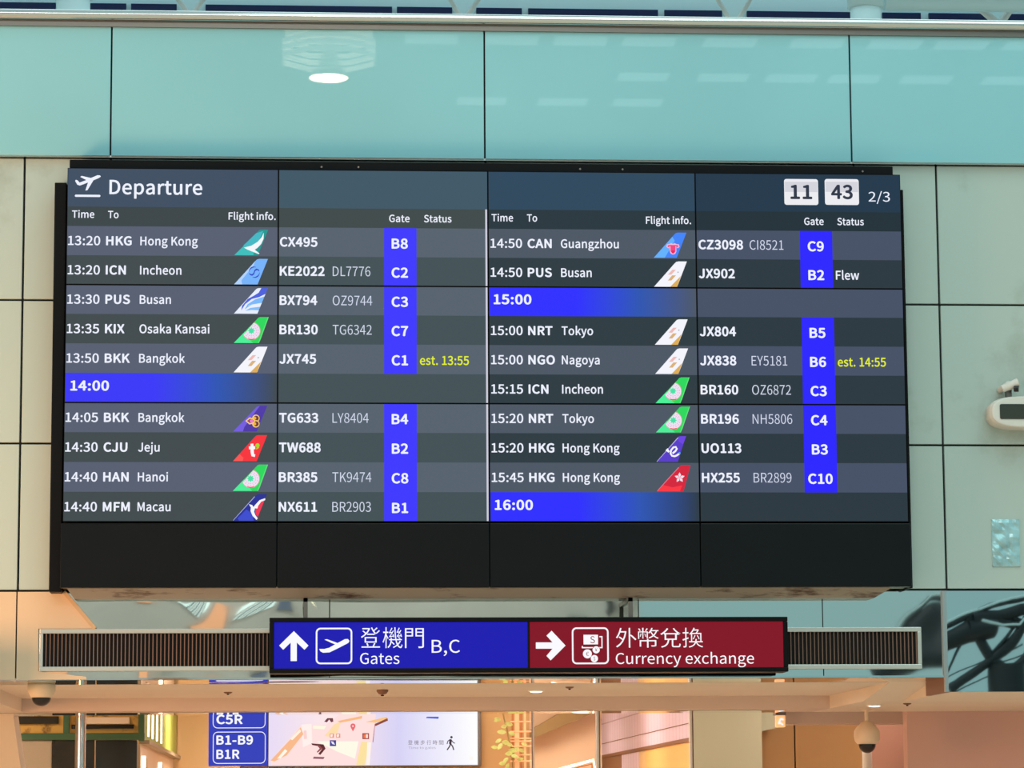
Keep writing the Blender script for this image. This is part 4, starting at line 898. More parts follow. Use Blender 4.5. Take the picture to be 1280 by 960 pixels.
def arc(cx, cz, r, a0, a1, n=14, rz=None):
    rz = rz or r
    return [(cx + r * math.cos(math.radians(a0 + (a1 - a0) * i / n)), cz + rz * math.sin(math.radians(a0 + (a1 - a0) * i / n))) for i in range(n + 1)]


LABELS = {'wing': 'green tail with a white wing stroke', 'swirl': 'sky blue tail with a dark blue swirl',
          'wave': 'white tail with blue wave stripes', 'globe': 'green tail with a white wheel disc',
          'gold': 'white tail with gold and rose flecks', 'orchid': 'purple tail with a gold trefoil',
          'tee': 'red tail with a white letter t', 'gull': 'navy tail with a white gull and red corner',
          'kapok': 'blue tail with a red blossom', 'letter': 'purple tail with a white letter e',
          'flower': 'red tail with a white five-petalled flower'}


def logo(kind, px, zc, parent):
    x0 = U(px)
    k = 1 / PXM
    z0_ = zc - 16.4 * k
    b_ = MB()
    lay = [0]

    def put(poly, col, cl=False):
        if cl:
            poly = clip(poly, tail)
        if len(poly) < 3:
            return
        lay[0] += 1
        b_.plate([(x0 + p[0] * k, z0_ + p[1] * k) for p in poly], 0.0004 - 0.0003 * lay[0], sm(col))
    tail = TAIL
    if kind == 'globe':
        tail = [(0, 0), (28.6, 30), (30.2, 31.9), (32.6, 32.8), (43.3, 32.8), (31.2, 0)]
        put(tail, (44, 216, 92))
        put([(0, 0), (14, 14.6), (17, 7), (24, 0)], (74, 238, 150))
        put([(33.5, 5), (31.2, 0), (30.2, 0), (42.2, 32.8), (43.3, 32.8)], (96, 230, 120))
        put(circle(21.8, 15.2, 11.3, 30), (232, 140, 170), True)
        put(circle(21.8, 15.2, 10.7, 30), (238, 226, 244), True)
        for rr in (8.6, 6.4):
            for a in range(0, 360, 24):
                put(stroke(arc(21.8, 15.2, rr, a, a + 14, 3), 0.7), (226, 170, 206), True)
        put(star(21.8, 15.2, 5.0, 2.8, 8), (70, 226, 166))
        put(stroke(arc(21.8, 15.2, 11.0, 250, 292, 6), 1.4), (246, 70, 80))
    elif kind == 'wing':
        put([(0, 0), (29, 30), (31, 32), (33, 32.5), (42, 32.5), (29.2, 0)], (32, 150, 144))
        put([(0, 0), (12, 12), (24, 12), (24, 0)], (60, 190, 188), True)
        put([(11, 12), (27, 28), (36, 31), (30, 17), (20, 11)], (66, 184, 196), True)
        put([(12, 9.6), (21, 12), (29, 17), (34, 23), (36.6, 29), (36.4, 21), (33.5, 14.5), (29, 9.5), (25.5, 7), (31.5, 2.2), (30.5, 1.4), (23, 4.4), (16, 7.2)], (244, 246, 252))
    elif kind == 'swirl':
        put(tail, (118, 178, 250))
        put([(0, 0), (26.5, 30), (24, 24), (9, 5), (10, 0)], (176, 210, 252), True)
        cx, cz = 25, 15.5
        aw = [0.3, 0.6, 0.9, 1.2, 1.4, 1.5, 1.5, 1.4, 1.2, 1.0, 0.8, 0.5, 0.3]
        put(stroke(arc(cx, cz, 6.6, 70, 176, 12), aw), (52, 74, 200))
        put(stroke(arc(cx, cz, 6.6, 250, 358, 12), aw), (52, 74, 200))
        put(stroke([(cx + q[0], cz + q[1]) for q in ((6.3, 1.2), (5, 3), (2.8, 3.6), (0.8, 2.2), (0, 0), (-0.8, -2.2), (-2.8, -3.6), (-5, -3), (-6.3, -1.2))],
                   [0.6, 1.6, 2.2, 1.8, 1.3, 1.8, 2.2, 1.6, 0.6]), (52, 74, 200))
    elif kind == 'wave':
        put(tail, (232, 238, 252))
        put([(34, 32.5), (42, 32.5), (39, 25), (31, 21), (22, 18.5), (14, 12), (9, 4), (10, 10), (17, 18.6), (25, 23), (30.5, 26.5)], (76, 96, 220), True)
        put([(38, 22), (36, 14), (22, 11.5), (13, 5), (17, 12), (26, 18)], (122, 184, 250), True)
        put([(32.5, 8.8), (31.4, 4.2), (22, 4.6), (14, 3.6), (20, 7.2)], (130, 188, 246), True)
        put(circle(19, 10, 1.0, 10), (240, 180, 200))
    elif kind == 'gold':
        put(tail, (244, 244, 252))
        put([(20.5, 0), (34, 13.8), (29.2, 0)], (222, 172, 84), True)
        put([(17.5, 15.4), (22, 15.4), (28, 21.8), (23.5, 21.8)], (238, 186, 180))
        put([(17.5, 8), (22, 8), (28, 14.6), (23, 14.6)], (218, 176, 120))
        put(circle(30.6, 18.6, 0.9, 10), (170, 170, 176))
    elif kind == 'orchid':
        put([(0, 0), (29, 31), (31, 32.5), (42, 32.5), (29.2, 0)], (78, 56, 166))
        put([(0, 0), (29, 31), (33, 32.5), (14, 6), (12, 0)], (116, 92, 224), True)
        for cx, cz, rr in ((28, 16.6, 4.6), (28, 9.6, 4.6)):
            put(circle(cx, cz, rr, 18), (248, 206, 120))
            put(circle(cx + 0.3, cz, rr - 1.3, 16), (110, 54, 60))
            put(circle(cx - 1.4, cz, 1.9, 12), (246, 178, 40))
        put([(15, 13.2), (20, 17.6), (25, 16.6), (27.5, 13.2), (25, 9.8), (20, 8.8)], (248, 206, 120))
        put([(17, 13.2), (20.6, 16), (24, 15.2), (25.8, 13.2), (24, 11.2), (20.6, 10.4)], (150, 60, 110))
        put(circle(22.6, 13.2, 2.2, 14), (240, 120, 210))
    elif kind == 'tee':
        put(tail, (248, 50, 60))
        put([(0, 0), (8, 9), (13, 4), (12, 0)], (255, 84, 80), True)
        put(stroke([(23.2, 21.8), (23.6, 18), (23.6, 12), (24.4, 7.4), (27.2, 6.8)], [3.4, 3.6, 4.0, 4.0, 3.2]), (250, 248, 250))
        put(stroke([(19.6, 16.6), (27.4, 16.8)], 3.6), (250, 248, 250))
        put(circle(30.2, 19.8, 2.5, 16), (166, 216, 40))
        put([(32.6, 20), (31.8, 16.4), (28.4, 14.4), (29.4, 17.6)], (166, 216, 40))
    elif kind == 'gull':
        put([(0, 0), (28, 31), (31, 33), (42, 33), (29.2, 0)], (40, 48, 150))
        put(stroke([(0.5, 0.5), (27, 30)], 1.0), (170, 180, 240), True)
        put([(6, 3), (17, 14), (24, 9), (26, 0), (8, 0)], (60, 76, 206), True)
        put([(28, 14), (30, 20), (35, 24.5), (39, 25), (31, 4.5), (28, 9)], (240, 56, 84), True)
        put([(20, 20.5), (24, 19.5), (25.5, 17), (28, 20), (33, 25.5), (40, 28), (40, 25.6), (35, 23.6), (31.4, 18.6), (30.4, 15.2), (27.4, 15.4), (26.4, 11), (28, 7), (31, 3), (29.4, 1), (24.6, 6), (22, 12), (22.4, 16.4)], (246, 248, 252))
    elif kind == 'kapok':
        put(tail, (66, 132, 250))
        put([(0, 0), (24, 27), (27, 22), (14, 0)], (100, 176, 252), True)
        cx = 24.6
        put([(cx - 8.4, 14), (cx - 7.6, 17.2), (cx - 4, 17.8), (cx - 2, 19), (cx, 17.6), (cx + 2, 19), (cx + 4, 17.8), (cx + 7.6, 17.2), (cx + 8.4, 14), (cx + 5.8, 12.2), (cx + 4.2, 14.8), (cx + 4.2, 8), (cx + 2.6, 5), (cx, 4.2), (cx - 2.6, 5), (cx - 4.2, 8), (cx - 4.2, 14.8), (cx - 5.8, 12.2)], (250, 186, 214))
        put([(cx - 7, 14.4), (cx - 6.4, 16.2), (cx - 3, 16.6), (cx, 16.4), (cx + 3, 16.6), (cx + 6.4, 16.2), (cx + 7, 14.4), (cx + 5.8, 13.6), (cx + 3.2, 15.2), (cx + 3.2, 8.2), (cx, 5.2), (cx - 3.2, 8.2), (cx - 3.2, 15.2), (cx - 5.8, 13.6)], (240, 70, 130))
        put([(cx - 2.4, 8.6), (cx, 9.8), (cx + 2.4, 8.6), (cx + 1.6, 5.8), (cx - 1.6, 5.8)], (232, 32, 90))
    elif kind == 'letter':
        put([(0, 0), (27.5, 30.5), (30, 32.5), (37.5, 32.5), (27, 0)], (88, 60, 200))
        put([(28, 32), (38, 32.5), (34, 22), (28, 26)], (108, 66, 226), True)
        put(stroke([(0.5, 0.4), (27.8, 30.6)], 1.0), (190, 176, 244), True)
        put([(11.6, 14.4), (14.4, 17.2), (17, 13), (15.4, 11.6)], (246, 248, 252))
        pts = [(20.5, 10.6), (24, 13.4), (26, 16.4), (24.6, 18.8), (21.6, 18.2), (18.6, 14.6), (18, 10.4), (19.8, 7.6), (23, 7), (26.4, 8.4), (29, 10.6)]
        put(stroke(pts, 2.3), (246, 248, 252))
        put(circle(29.2, 11, 1.4, 12), (70, 170, 240))
    elif kind == 'flower':
        put([(0, 0), (28, 30), (30.4, 32.4), (33, 33), (43, 33), (33.6, 0)], (212, 34, 60))
        put([(0, 0), (8, 8), (20, 5), (34, 8), (33.6, 0)], (250, 54, 66), True)
        put(stroke([(0.6, 0.6), (28, 30)], 0.9), (236, 120, 140), True)
        for i in range(5):
            a = math.radians(90 + 72 * i)
            ca, sa = math.cos(a), math.sin(a)
            loc = [(0, 0), (3.4, 1.8), (6.6, 0), (3.4, -1.8)]
            put([(29 + p[0] * ca - p[1] * sa, 17.2 + p[0] * sa + p[1] * ca) for p in loc], (246, 226, 238))
        put(circle(29, 17.2, 1.6, 10), (226, 190, 214))
    o_ = b_.build('airline_tail_logo', parent)
    o_['label'] = LABELS[kind]
    return o_


for half, rows in ((0, LEFT), (1, RIGHT)):
    ca, cb = 2 * half, 2 * half + 1
    cx_time, cx_code, cx_city, cx_fl, cx_fl2 = ((85, 132.6, 175.4, 349.8, 416.0), (613, 659.4, 701, 873, 937))[half]
    gx0, gx1 = ((480, 520.6), (1000, 1040.4))[half]
    sx = (524.5, 1044)[half]
    for i, row in enumerate(rows):
        zt_, zb_ = row_band(i)
        zc = (zt_ + zb_) / 2
        pr = row_panel(i)
        e = 0.0045
        ztc = min(zt_, BZ1 - pr * PH - e)
        zbc = max(zb_, BZ1 - (pr + 1) * PH + e)
        A_, B_ = panels[(ca, pr)], panels[(cb, pr)]
        la, lb, lt_, lcode, lcity = MB(), MB(), MB(), MB(), MB()
        if len(row) == 1:
            b = MB()
            x0, x1 = BX0 + ca * P0, BX0 + (ca + 1) * P0
            gm = gradient_bar('hour_bar_glow', (58, 54, 248) if half == 0 else (46, 44, 255), DK[ca] if i % 2 else LT[ca], x0, x1)
            b.plate([(x0 + e + 0.002, zbc), (x1 - e, zbc), (x1 - e, ztc), (x0 + e + 0.002, ztc)], 0.0003, gm)
            text(b, row[0], x0 + (0.034 if half == 0 else 0.030), zc + 2.6 / PXM, 12.7 / PXM, ytx, M['txt'], BOLD, xs_bar)
            o = b.build('hour_bar', A_)
            o['label'] = 'blue bar with the hour ' + row[0]
            continue
        tm, code, city, lg, fl, fl2, gate, st = row
        text(la, tm, U(cx_time), zc, capT, ytx, M['txt'], MED, xs_time)
        text(lcode, code, U(cx_code), zc, capT, ytx, M['txt'], BOLD, xs_code)
        text(lcity, city, U(cx_city), zc, 11.2 / PXM, ytx, M['txt'], MED, xs_city)
        logo(lg, (293, 817)[half], zc - 0.004, A_)
        text(lb, fl, U(cx_fl), zc, 12.2 / PXM, ytx, M['txt'], BOLD, xs_fl)
        if fl2:
            text(lt_, fl2, U(cx_fl2), zc, 12.0 / PXM, ytx, M['txt_dim'], LIGHT, xs_fl2)
        la.build('departure_time', A_)
        lcode.build('airport_code', A_)
        lcity.build('city_name', A_)
        lb.build('flight_number', B_)
        if lt_.v:
            lt_.build('codeshare_number', B_)
        b = MB()
        b.plate([(U(gx0), zbc), (U(gx1), zbc), (U(gx1), ztc), (U(gx0), ztc)], 0.0003, M['gate_l' if half == 0 else 'gate_r'])
        text(b, gate, (U(gx0) + U(gx1)) / 2 - 0.003, zc - 0.006, 12.9 / PXM, ytx, M['txt'], BOLD, xs_gate, align='c')
        b.build('gate_tile', B_)
        if st:
            b = MB()
            if st.startswith('est'):
                text(b, st, U(sx), zc - 0.006, 11.4 / PXM, ytx, M['yellow'], MED, width=61.5 / PXM)
            else:
                text(b, st, U(sx), zc - 0.006, 11.5 / PXM, ytx, M['txt'], MED, width=29.8 / PXM)
            o = b.build('status_text', B_)
            o['label'] = ('yellow status ' if st.startswith('est') else 'white status ') + st
    # column titles
    zh = BZ1 - PH * (1 / 3 + 1 / 12)
    for px, s_, w_, cc, dz in (((90, 'Time', 27.7, ca, 2.6), (135, 'To', 13.2, ca, 2.4), (285.7, 'Flight info.', 59, ca, 1.6), (486.4, 'Gate', 25.8, cb, 0), (530, 'Status', 34.7, cb, 0)),
                               ((614.4, 'Time', 27.2, ca, 1.8), (658.6, 'To', 13, ca, 1.8), (807.3, 'Flight info.', 57.5, ca, 0), (1005, 'Gate', 25, cb, 0), (1046.4, 'Status', 34, cb, 0)))[half]:
        lt_ = MB()
        text(lt_, s_, at(px, 270, 0).x, zh + dz / PXM, 9.4 / PXM, ytx, M['txt'], MED, width=w_ / PXM)
        lt_.build('column_title', panels[(cc, 0)])

# title, take-off mark, clock and page number
la = MB()
zd = at(190, 234.2, 0).z
text(la, 'Departure', at(136.8, 234, 0).x, zd, 18.4 / PXM, ytx, M['txt'], MED, width=115.8 / PXM)


def plane_mark(mb, ox, oz, k, y, m, line=True):
    body = [(0.3, 14.2), (3.0, 9.4), (6.2, 8.2), (11, 10), (29, 17.6), (32.3, 19.8), (31.2, 21.4), (28, 21.6), (23, 19.4), (13, 14.8), (6, 12), (3.4, 14.8), (1.4, 15.6)]
    wing = [(16.6, 13), (13.2, 2.0), (15.8, 2.4), (23.4, 15.6)]
    wing2 = [(14.5, 15.2), (6.6, 19.2), (8.4, 20.6), (20, 18)]
    for q in (body, wing, wing2):
        mb.plate([(ox + p[0] * k, oz + p[1] * k) for p in q], y, m)
    if line:
        mb.plate(rrect(ox + 0.2 * k, oz - 6.2 * k, ox + 32 * k, oz - 3.4 * k, 1.3 * k), y, m)


la.build('title_lettering', panels[(0, 0)])
p = at(93.4, 240, 0)
la = MB()
plane_mark(la, p.x, p.z, 1 / PXM, ytx, M['txt'])
la.build('takeoff_pictogram', panels[(0, 0)])
PR = panels[(3, 0)]
for px0, px1, s_ in ((980.6, 1022.4, '11'), (1031.4, 1073.2, '43')):
    b = MB()
    q0, q1 = at(px0, 256, 0), at(px1, 224, 0)
    b.plate(rrect(q0.x, q0.z, q1.x, q1.z, 0.014), 0.0003, M['clock'])
    zm = (q0.z + q1.z) / 2
    b.plate([(q0.x + 0.004, zm), (q1.x - 0.004, zm), (q1.x - 0.004, q1.z - 0.016), (q0.x + 0.004, q1.z - 0.016)], 0.0, M['clock_hi'])
    text(b, s_, (q0.x + q1.x) / 2, zm, 18.6 / PXM, ytx, M['clock_ink'], BOLD, width=28 / PXM, align='c')
    o = b.build('clock_tile', PR)
    o['label'] = 'white clock tile reading ' + s_
la = MB()
text(la, '2/3', at(1085.6, 246, 0).x, at(1100, 246, 0).z, 12.4 / PXM, ytx, M['txt'], REG, width=27.5 / PXM)
la.build('page_number', panels[(3, 0)])

# ================================================================== overhead sign
ys = -0.12
q0, q1 = at(336.5, 841.5, ys), at(984.5, 771.5, ys)
root = thing('overhead_sign', 'long illuminated overhead sign, blue gates half beside red currency exchange half', 'sign', ((q0.x + q1.x) / 2, ys, q0.z))
X0, X1, ZB, ZT = q0.x, q1.x, at(640, 840.5, ys).z, at(640, 771.5, ys).z
xd = at(661, 800, ys).x
b = MB()
fr = 0.026
for a_, c_ in (((X0, ZB), (X1, ZB + fr)), ((X0, ZT - fr), (X1, ZT)), ((X0, ZB + fr), (X0 + fr, ZT - fr)), ((X1 - fr, ZB + fr), (X1, ZT - fr)), ((xd - 0.006, ZB + fr), (xd + 0.006, ZT - fr))):
    b.cbox((a_[0], ys, a_[1]), (c_[0], ys + 0.2, c_[1]), M['black'], 0.004)
b.box((X0 + 0.01, ys + 0.03, ZB + 0.01), (X1 - 0.01, ys + 0.19, ZT - 0.01), M['black'])
b.build('housing', root)
for px in (382, 790):
    b = MB()
    x_ = at(px, 770, ys).x
    b.box((x_ - 0.012, ys + 0.06, ZT - 0.02), (x_ + 0.012, ys + 0.09, at(640, 747, ys + 0.07).z), M['steel_dark'])
    b.box((x_ - 0.012, ys + 0.06, at(640, 752, ys + 0.07).z), (x_ + 0.012, WALL_Y, at(640, 747, ys + 0.07).z), M['steel_dark'])
    b.build('bracket', root)
SPX = F_PX / (ys - CAM.y) / 1.0
yf = ys + 0.012
faces = []
for nm, xa, xb, mm, lb_ in (('blue', X0 + fr, xd - 0.006, 'sign_blue', 'blue illuminated face with white lettering'), ('red', xd + 0.006, X1 - fr, 'sign_red', 'dark red illuminated face with white lettering')):
    b = MB()
    b.box((xa, yf, ZB + fr), (xb, yf + 0.01, ZT - fr), M[mm])
    o = b.build('sign_face', root)
    o['label'] = lb_
    faces.append(o)
yt = yf - 0.002
sw = M['sign_white']


def sp_(px, py):
    p_ = at(px, py, yt)
    return (p_.x, p_.z)


def from_crop2(x, y):
    return sp_(320 + x / 3.7647, 740 + y / 3.7647)


def from_crop3(x, y):
    return sp_(640 + x / 3.5556, 740 + y / 3.5556)


KS = 1 / (F_PX / 17.6)
b = MB()
b.plate([from_crop2(*p_) for p_ in ((178, 184), (247, 252), (228, 272), (192, 238), (192, 325), (163, 325), (163, 238), (128, 272), (109, 252))], yt, sw)
b.build('arrow', faces[0])
b = MB()
a0_, a1_ = from_crop2(281, 340), from_crop2(453, 168)
b.ring(rrect(a0_[0], a0_[1], a1_[0], a1_[1], 0.026), rrect(a0_[0] + 0.009, a0_[1] + 0.009, a1_[0] - 0.009, a1_[1] - 0.009, 0.018), yt, sw)
b.plate([from_crop2(*p_) for p_ in ((297, 268), (322, 268), (345, 262), (372, 246), (356, 240), (322, 224), (334, 222), (384, 240), (418, 222), (432, 221), (440, 230), (434, 240), (372, 272), (346, 284), (316, 286), (304, 280))], yt, sw)
b.build('pictogram', faces[0])
b = MB()
z_ = from_crop2(0, 217)[1]
for i, ch in enumerate('登機門'):
    text(b, ch, from_crop2(540 + 102.5 * i, 0)[0], from_crop2(0, 257)[1], 27.6 * KS * 0.257 / 0.345, yt, sw, LIGHT, width=(92 if ch != '門' else 88) / 3.7647 * KS, align='c', mid=False)
text(b, 'Gates', from_crop2(490, 0)[0], from_crop2(0, 340)[1], 13.4 * KS, yt, sw, REG, width=48.6 * KS, mid=False)
text(b, 'B,C', from_crop2(826, 0)[0], from_crop2(0, 288)[1], 15.8 * KS, yt, sw, REG, width=35 * KS, mid=False)
b.build('lettering', faces[0])
b = MB()
b.plate([from_crop3(*p_) for p_ in ((238, 238), (176, 172), (153, 194), (180, 224), (106, 224), (106, 252), (180, 252), (153, 284), (172, 304))], yt, sw)
b.build('arrow', faces[1])
b = MB()
a0_, a1_ = from_crop3(267, 321), from_crop3(429, 157)
b.ring(rrect(a0_[0], a0_[1], a1_[0], a1_[1], 0.026), rrect(a0_[0] + 0.009, a0_[1] + 0.009, a1_[0] - 0.009, a1_[1] - 0.009, 0.018), yt, sw)


def r3(x0, y0, x1, y1, m, dy):
    (ax, az), (bx, bz) = from_crop3(x0, y1), from_crop3(x1, y0)
    b.plate([(ax, az), (bx, az), (bx, bz), (ax, bz)], yt - dy, m)


def ring3(x0, y0, x1, y1, w):
    (ax, az), (bx, bz) = from_crop3(x0, y1), from_crop3(x1, y0)
    w = w / 3.5556 * KS
    b.ring([(ax, az), (bx, az), (bx, bz), (ax, bz)], [(ax + w, az + w), (bx - w, az + w), (bx - w, bz - w), (ax + w, bz - w)], yt - 0.0004, sw)


ring3(310, 196, 402, 250, 5)
r3(294, 182, 388, 240, M['sign_red'], 0.0006)
ring3(294, 182, 388, 240, 5)
r3(318, 190, 382, 233, sw, 0.0009)
c_ = from_crop3(358, 212)
text(b, 'S', c_[0], c_[1], 8.4 * KS, yt - 0.0014, M['sign_red'], REG, align='c')
for cx, cy, rr, ch in ((335, 275, 20, '€'), (374, 257, 16, '¥'), (366, 296, 16, '$')):
    c_ = from_crop3(cx, cy)
    b.plate(circle(c_[0], c_[1], (rr + 2) / 3.5556 * KS, 20), yt - 0.0012, M['sign_red'])
    b.plate(circle(c_[0], c_[1], rr / 3.5556 * KS, 20), yt - 0.0016, sw)
    text(b, ch, c_[0], c_[1], rr * 0.9 / 3.5556 * KS, yt - 0.002, M['sign_red'], REG, align='c')
b.build('pictogram', faces[1])
b = MB()
for i, ch in enumerate('外幣兌換'):
    text(b, ch, from_crop3(505 + 98.5 * i, 0)[0], from_crop3(0, 241)[1], 26.2 * KS * 0.257 / 0.345, yt, sw, LIGHT, width=91 / 3.5556 * KS, align='c', mid=False)
text(b, 'Currency exchange', from_crop3(458, 0)[0], from_crop3(0, 321)[1], 13.4 * KS, yt, sw, REG, width=173 * KS, mid=False)
b.build('lettering', faces[1])

# ================================================================== ventilation grilles
for px0, px1, n, lb_ in ((54, 345, 59, 'long dark ventilation grille with slim vertical louvers left of the overhead sign'),
                         (975, 1146.5, 35, 'short dark ventilation grille with vertical louvers right of the overhead sign')):
    x0, x1 = at(px0, 810, 0.2).x, at(px1, 810, 0.2).x
    t = thing('ventilation_grille', lb_, 'ventilation grille', ((x0 + x1) / 2, 0.2, gz0), 'grilles either side of the overhead sign')
    b = MB()
    lf, rf = (0.02, 0) if px0 < 500 else (0, 0.024)
    tw = 0.026
    b.cbox((x0 - lf, 0.185, gz1), (x1 + rf, 0.215, gz1 + tw), M['grille_frame'], 0.003)
    b.cbox((x0 - lf, 0.185, gz0 - tw), (x1 + rf, 0.215, gz0), M['grille_frame'], 0.003)
    if lf:
        b.cbox((x0 - lf, 0.185, gz0), (x0, 0.215, gz1), M['grille_frame'], 0.003)
    if rf:
        b.cbox((x1, 0.185, gz0), (x1 + rf, 0.215, gz1), M['grille_frame'], 0.003)
    b.build('frame', t)
    b = MB()
    b.box((x0, 0.208, gz0), (x1, 0.218, gz1), M['slot'])
    b.build('backing', t)
    b = MB()
    for i in range(n):
        x_ = x0 + (x1 - x0) * (i + 0.75) / n
        b.box((x_ - 0.0026, 0.192, gz0), (x_ + 0.0026, 0.207, gz1), M['louver'])
    b.build('louvers', t)

# ================================================================== soffit fittings
c0 = at(52, 851, 0.68)
c0.z = SOF
t = thing('dome_camera', 'small ivory dome camera under the left end of the soffit', 'security camera', c0)
k = 0.94 / (F_PX / (c0.y - CAM.y))
b = MB()
b.lathe(c0, [(0, 0), (17.5 * k, 0), (18.5 * k, -2 * k), (18.5 * k, -9 * k), (14 * k, -17 * k), (12.8 * k, -18 * k), (0, -18 * k)], M['ivory_warm'], 32)
b.build('housing', t)
b = MB()
b.lathe(c0, [(12.8 * k, -18 * k)] + [(12.6 * k * math.cos(math.radians(a)), -18 * k - 11.2 * k * math.sin(math.radians(a))) for a in range(0, 91, 9)], M['smoked'], 28)
b.build('dome', t)
c1 = at(1083, 888, 3.1)
c1.z = BUL
t = thing('dome_camera', 'large ivory pendant dome camera hanging before the pink wall', 'security camera', c1)
k = 1 / (F_PX / (c1.y - CAM.y))
zs = at(1079, 905, c1.y).z - c1.z
b = MB()
b.lathe(c1, [(0, 0), (8 * k, 0), (8 * k, -1.2 * k), (2.6 * k, -1.8 * k), (2.4 * k, zs + 4 * k)], M['ivory_warm'], 20)
b.build('stem', t)
b = MB()
b.lathe(c1, [(2.4 * k, zs + 4 * k), (7 * k, zs + 2 * k), (13 * k, zs - 4 * k), (16 * k, zs - 9 * k), (16.3 * k, zs - 15 * k), (15.5 * k, zs - 21 * k), (12.5 * k, zs - 25 * k), (0, zs - 25.2 * k)], M['ivory_warm'], 32)
b.build('housing', t)
b = MB()
b.lathe(c1, [(10.8 * k * math.cos(math.radians(a)), zs - 25.2 * k - 11.2 * k * math.sin(math.radians(a))) for a in range(0, 91, 9)], M['smoked'], 28)
b.build('dome', t)

for px, py, z_, lb_ in ((670, 863, SOF, 'round lit downlight in the soffit under the red sign half'),
                        (1093, 881, BUL, 'round lit downlight in the soffit near the pendant dome camera')):
    d_ = (z_ - CAM.z)
    dr = ROT @ Vector(((px - 640) / F_PX, -(py - 480) / F_PX, -1.0))
    p_ = CAM + dr * (d_ / dr.z)
    t = thing('downlight', lb_, 'downlight', p_, 'soffit downlights')
    b = MB()
    b.lathe(p_, [(0.034, -0.001), (0.048, -0.008), (0.052, -0.004), (0.052, 0.0)], M['white'], 24)
    b.build('trim_ring', t)
    b = MB()
    b.lathe(p_, [(0.0, -0.014), (0.02, -0.0135), (0.036, -0.010), (0.040, -0.006)], M['spot'], 24)
    b.build('lens', t)
for px, py, z_, lb_ in ((285, 865, SOF, 'small dark sprinkler head in the soffit under the left grille'),
                        (478, 862, SOF, 'brown domed detector in the soffit under the blue sign half'),
                        (712, 858.5, SOF, 'small brown sprinkler head in the soffit under the red sign half'),
                        (1134, 879, BUL, 'small dark sprinkler head right of the pendant dome camera')):
    dr = ROT @ Vector(((px - 640) / F_PX, -(py - 480) / F_PX, -1.0))
    p_ = CAM + dr * ((z_ - CAM.z) / dr.z)
    b = MB()
    rr = 0.035 if px == 478 else 0.026
    h_ = 0.034 if px == 478 else 0.012
    b.lathe(p_, [(rr, 0), (rr * 1.05, -h_ * 0.3), (rr * 0.7, -h_ * 0.8), (0, -h_)], M['brown'], 16)
    b.lathe(p_, [(0, -h_), (rr * 0.3, -h_), (rr * 0.3, -h_ - 0.006), (0, -h_ - 0.006)], M['black'], 10)
    o = b.build('smoke_detector' if px == 478 else 'sprinkler_head', origin=p_)
    tag(o, lb_, 'detector' if px == 478 else 'sprinkler')

# ================================================================== fittings on the right wall
yw = WALL_Y
cU = at(1283, 516, yw - 0.1)
t = thing('wall_clock_unit', 'rounded ivory wall unit with a dark blank display on the right wall', 'display unit', (cU.x, yw, cU.z))
k = 1 / 217.0


def superellipse(cx, cz, a, b_, e, n=48):
    pts = []
    for i in range(n):
        th = 2 * math.pi * i / n
        c_, s_ = math.cos(th), math.sin(th)
        pts.append((cx + a * abs(c_) ** (2 / e) * (1 if c_ >= 0 else -1), cz + b_ * abs(s_) ** (2 / e) * (1 if s_ >= 0 else -1)))
    return pts


b = MB()
prev = None
loops = []
for y_, sc in ((yw, 0.97), (yw - 0.10, 1.0), (yw - 0.13, 0.985), (yw - 0.15, 0.93), (yw - 0.152, 0.88)):
    loops.append([(p_[0], y_, p_[1]) for p_ in superellipse(cU.x, cU.z, 50 * k * sc, 21 * k * sc, 2.7)])
vs = [p_ for l_ in loops for p_ in l_]
n = 48
fs = [(j * n + (i + 1) % n, j * n + i, (j + 1) * n + i, (j + 1) * n + (i + 1) % n) for j in range(len(loops) - 1) for i in range(n)]
fs.append(tuple((len(loops) - 1) * n + i for i in range(n)))
b.add(vs, fs, M['offwhite'], False)
b.build('housing', t)
b = MB()
xw0, zw0 = cU.x - 37 * k, cU.z - 9.6 * k
b.plate(rrect(xw0, zw0, cU.x + 37 * k, cU.z + 9.6 * k, 0.01), yw - 0.156, M['lcd_off'], 0.02)
b.build('display', t)
t = thing('bracket_camera', 'small grey bracket camera on top of the ivory wall unit', 'security camera', (at(1258, 493, 0.15).x, 0.15, at(1258, 493, 0.15).z))
b = MB()
q = at(1250, 488, 0.15); q2 = at(1258, 492, 0.15)
b.tube((at(1251, 489, 0.2).x, WALL_Y, at(1251, 487, 0.2).z), (at(1260, 481, 0.12).x, 0.1, at(1262, 480, 0.1).z), 0.02, M['offwhite'], 12)
b.box((at(1257, 494, 0.15).x, 0.12, cU.z + 20.5 * k), (at(1263, 482, 0.15).x, 0.17, at(1260, 482, 0.15).z), M['steel_dark'])
b.build('bracket', t)
b = MB()
p0_, p1_ = at(1253, 486, 0.1), at(1272, 478.5, 0.1)
b.tube((p0_.x, 0.1, p0_.z), (p1_.x, 0.08, p1_.z), 0.022, M['offwhite'], 16, 0.027)
b.build('body', t)
b = MB()
p2_ = at(1270, 486, 0.07)
b.tube((p2_.x - 0.012, 0.07, p2_.z), (p2_.x + 0.014, 0.06, p2_.z - 0.002), 0.018, M['smoked'], 16)
b.build('lens', t)

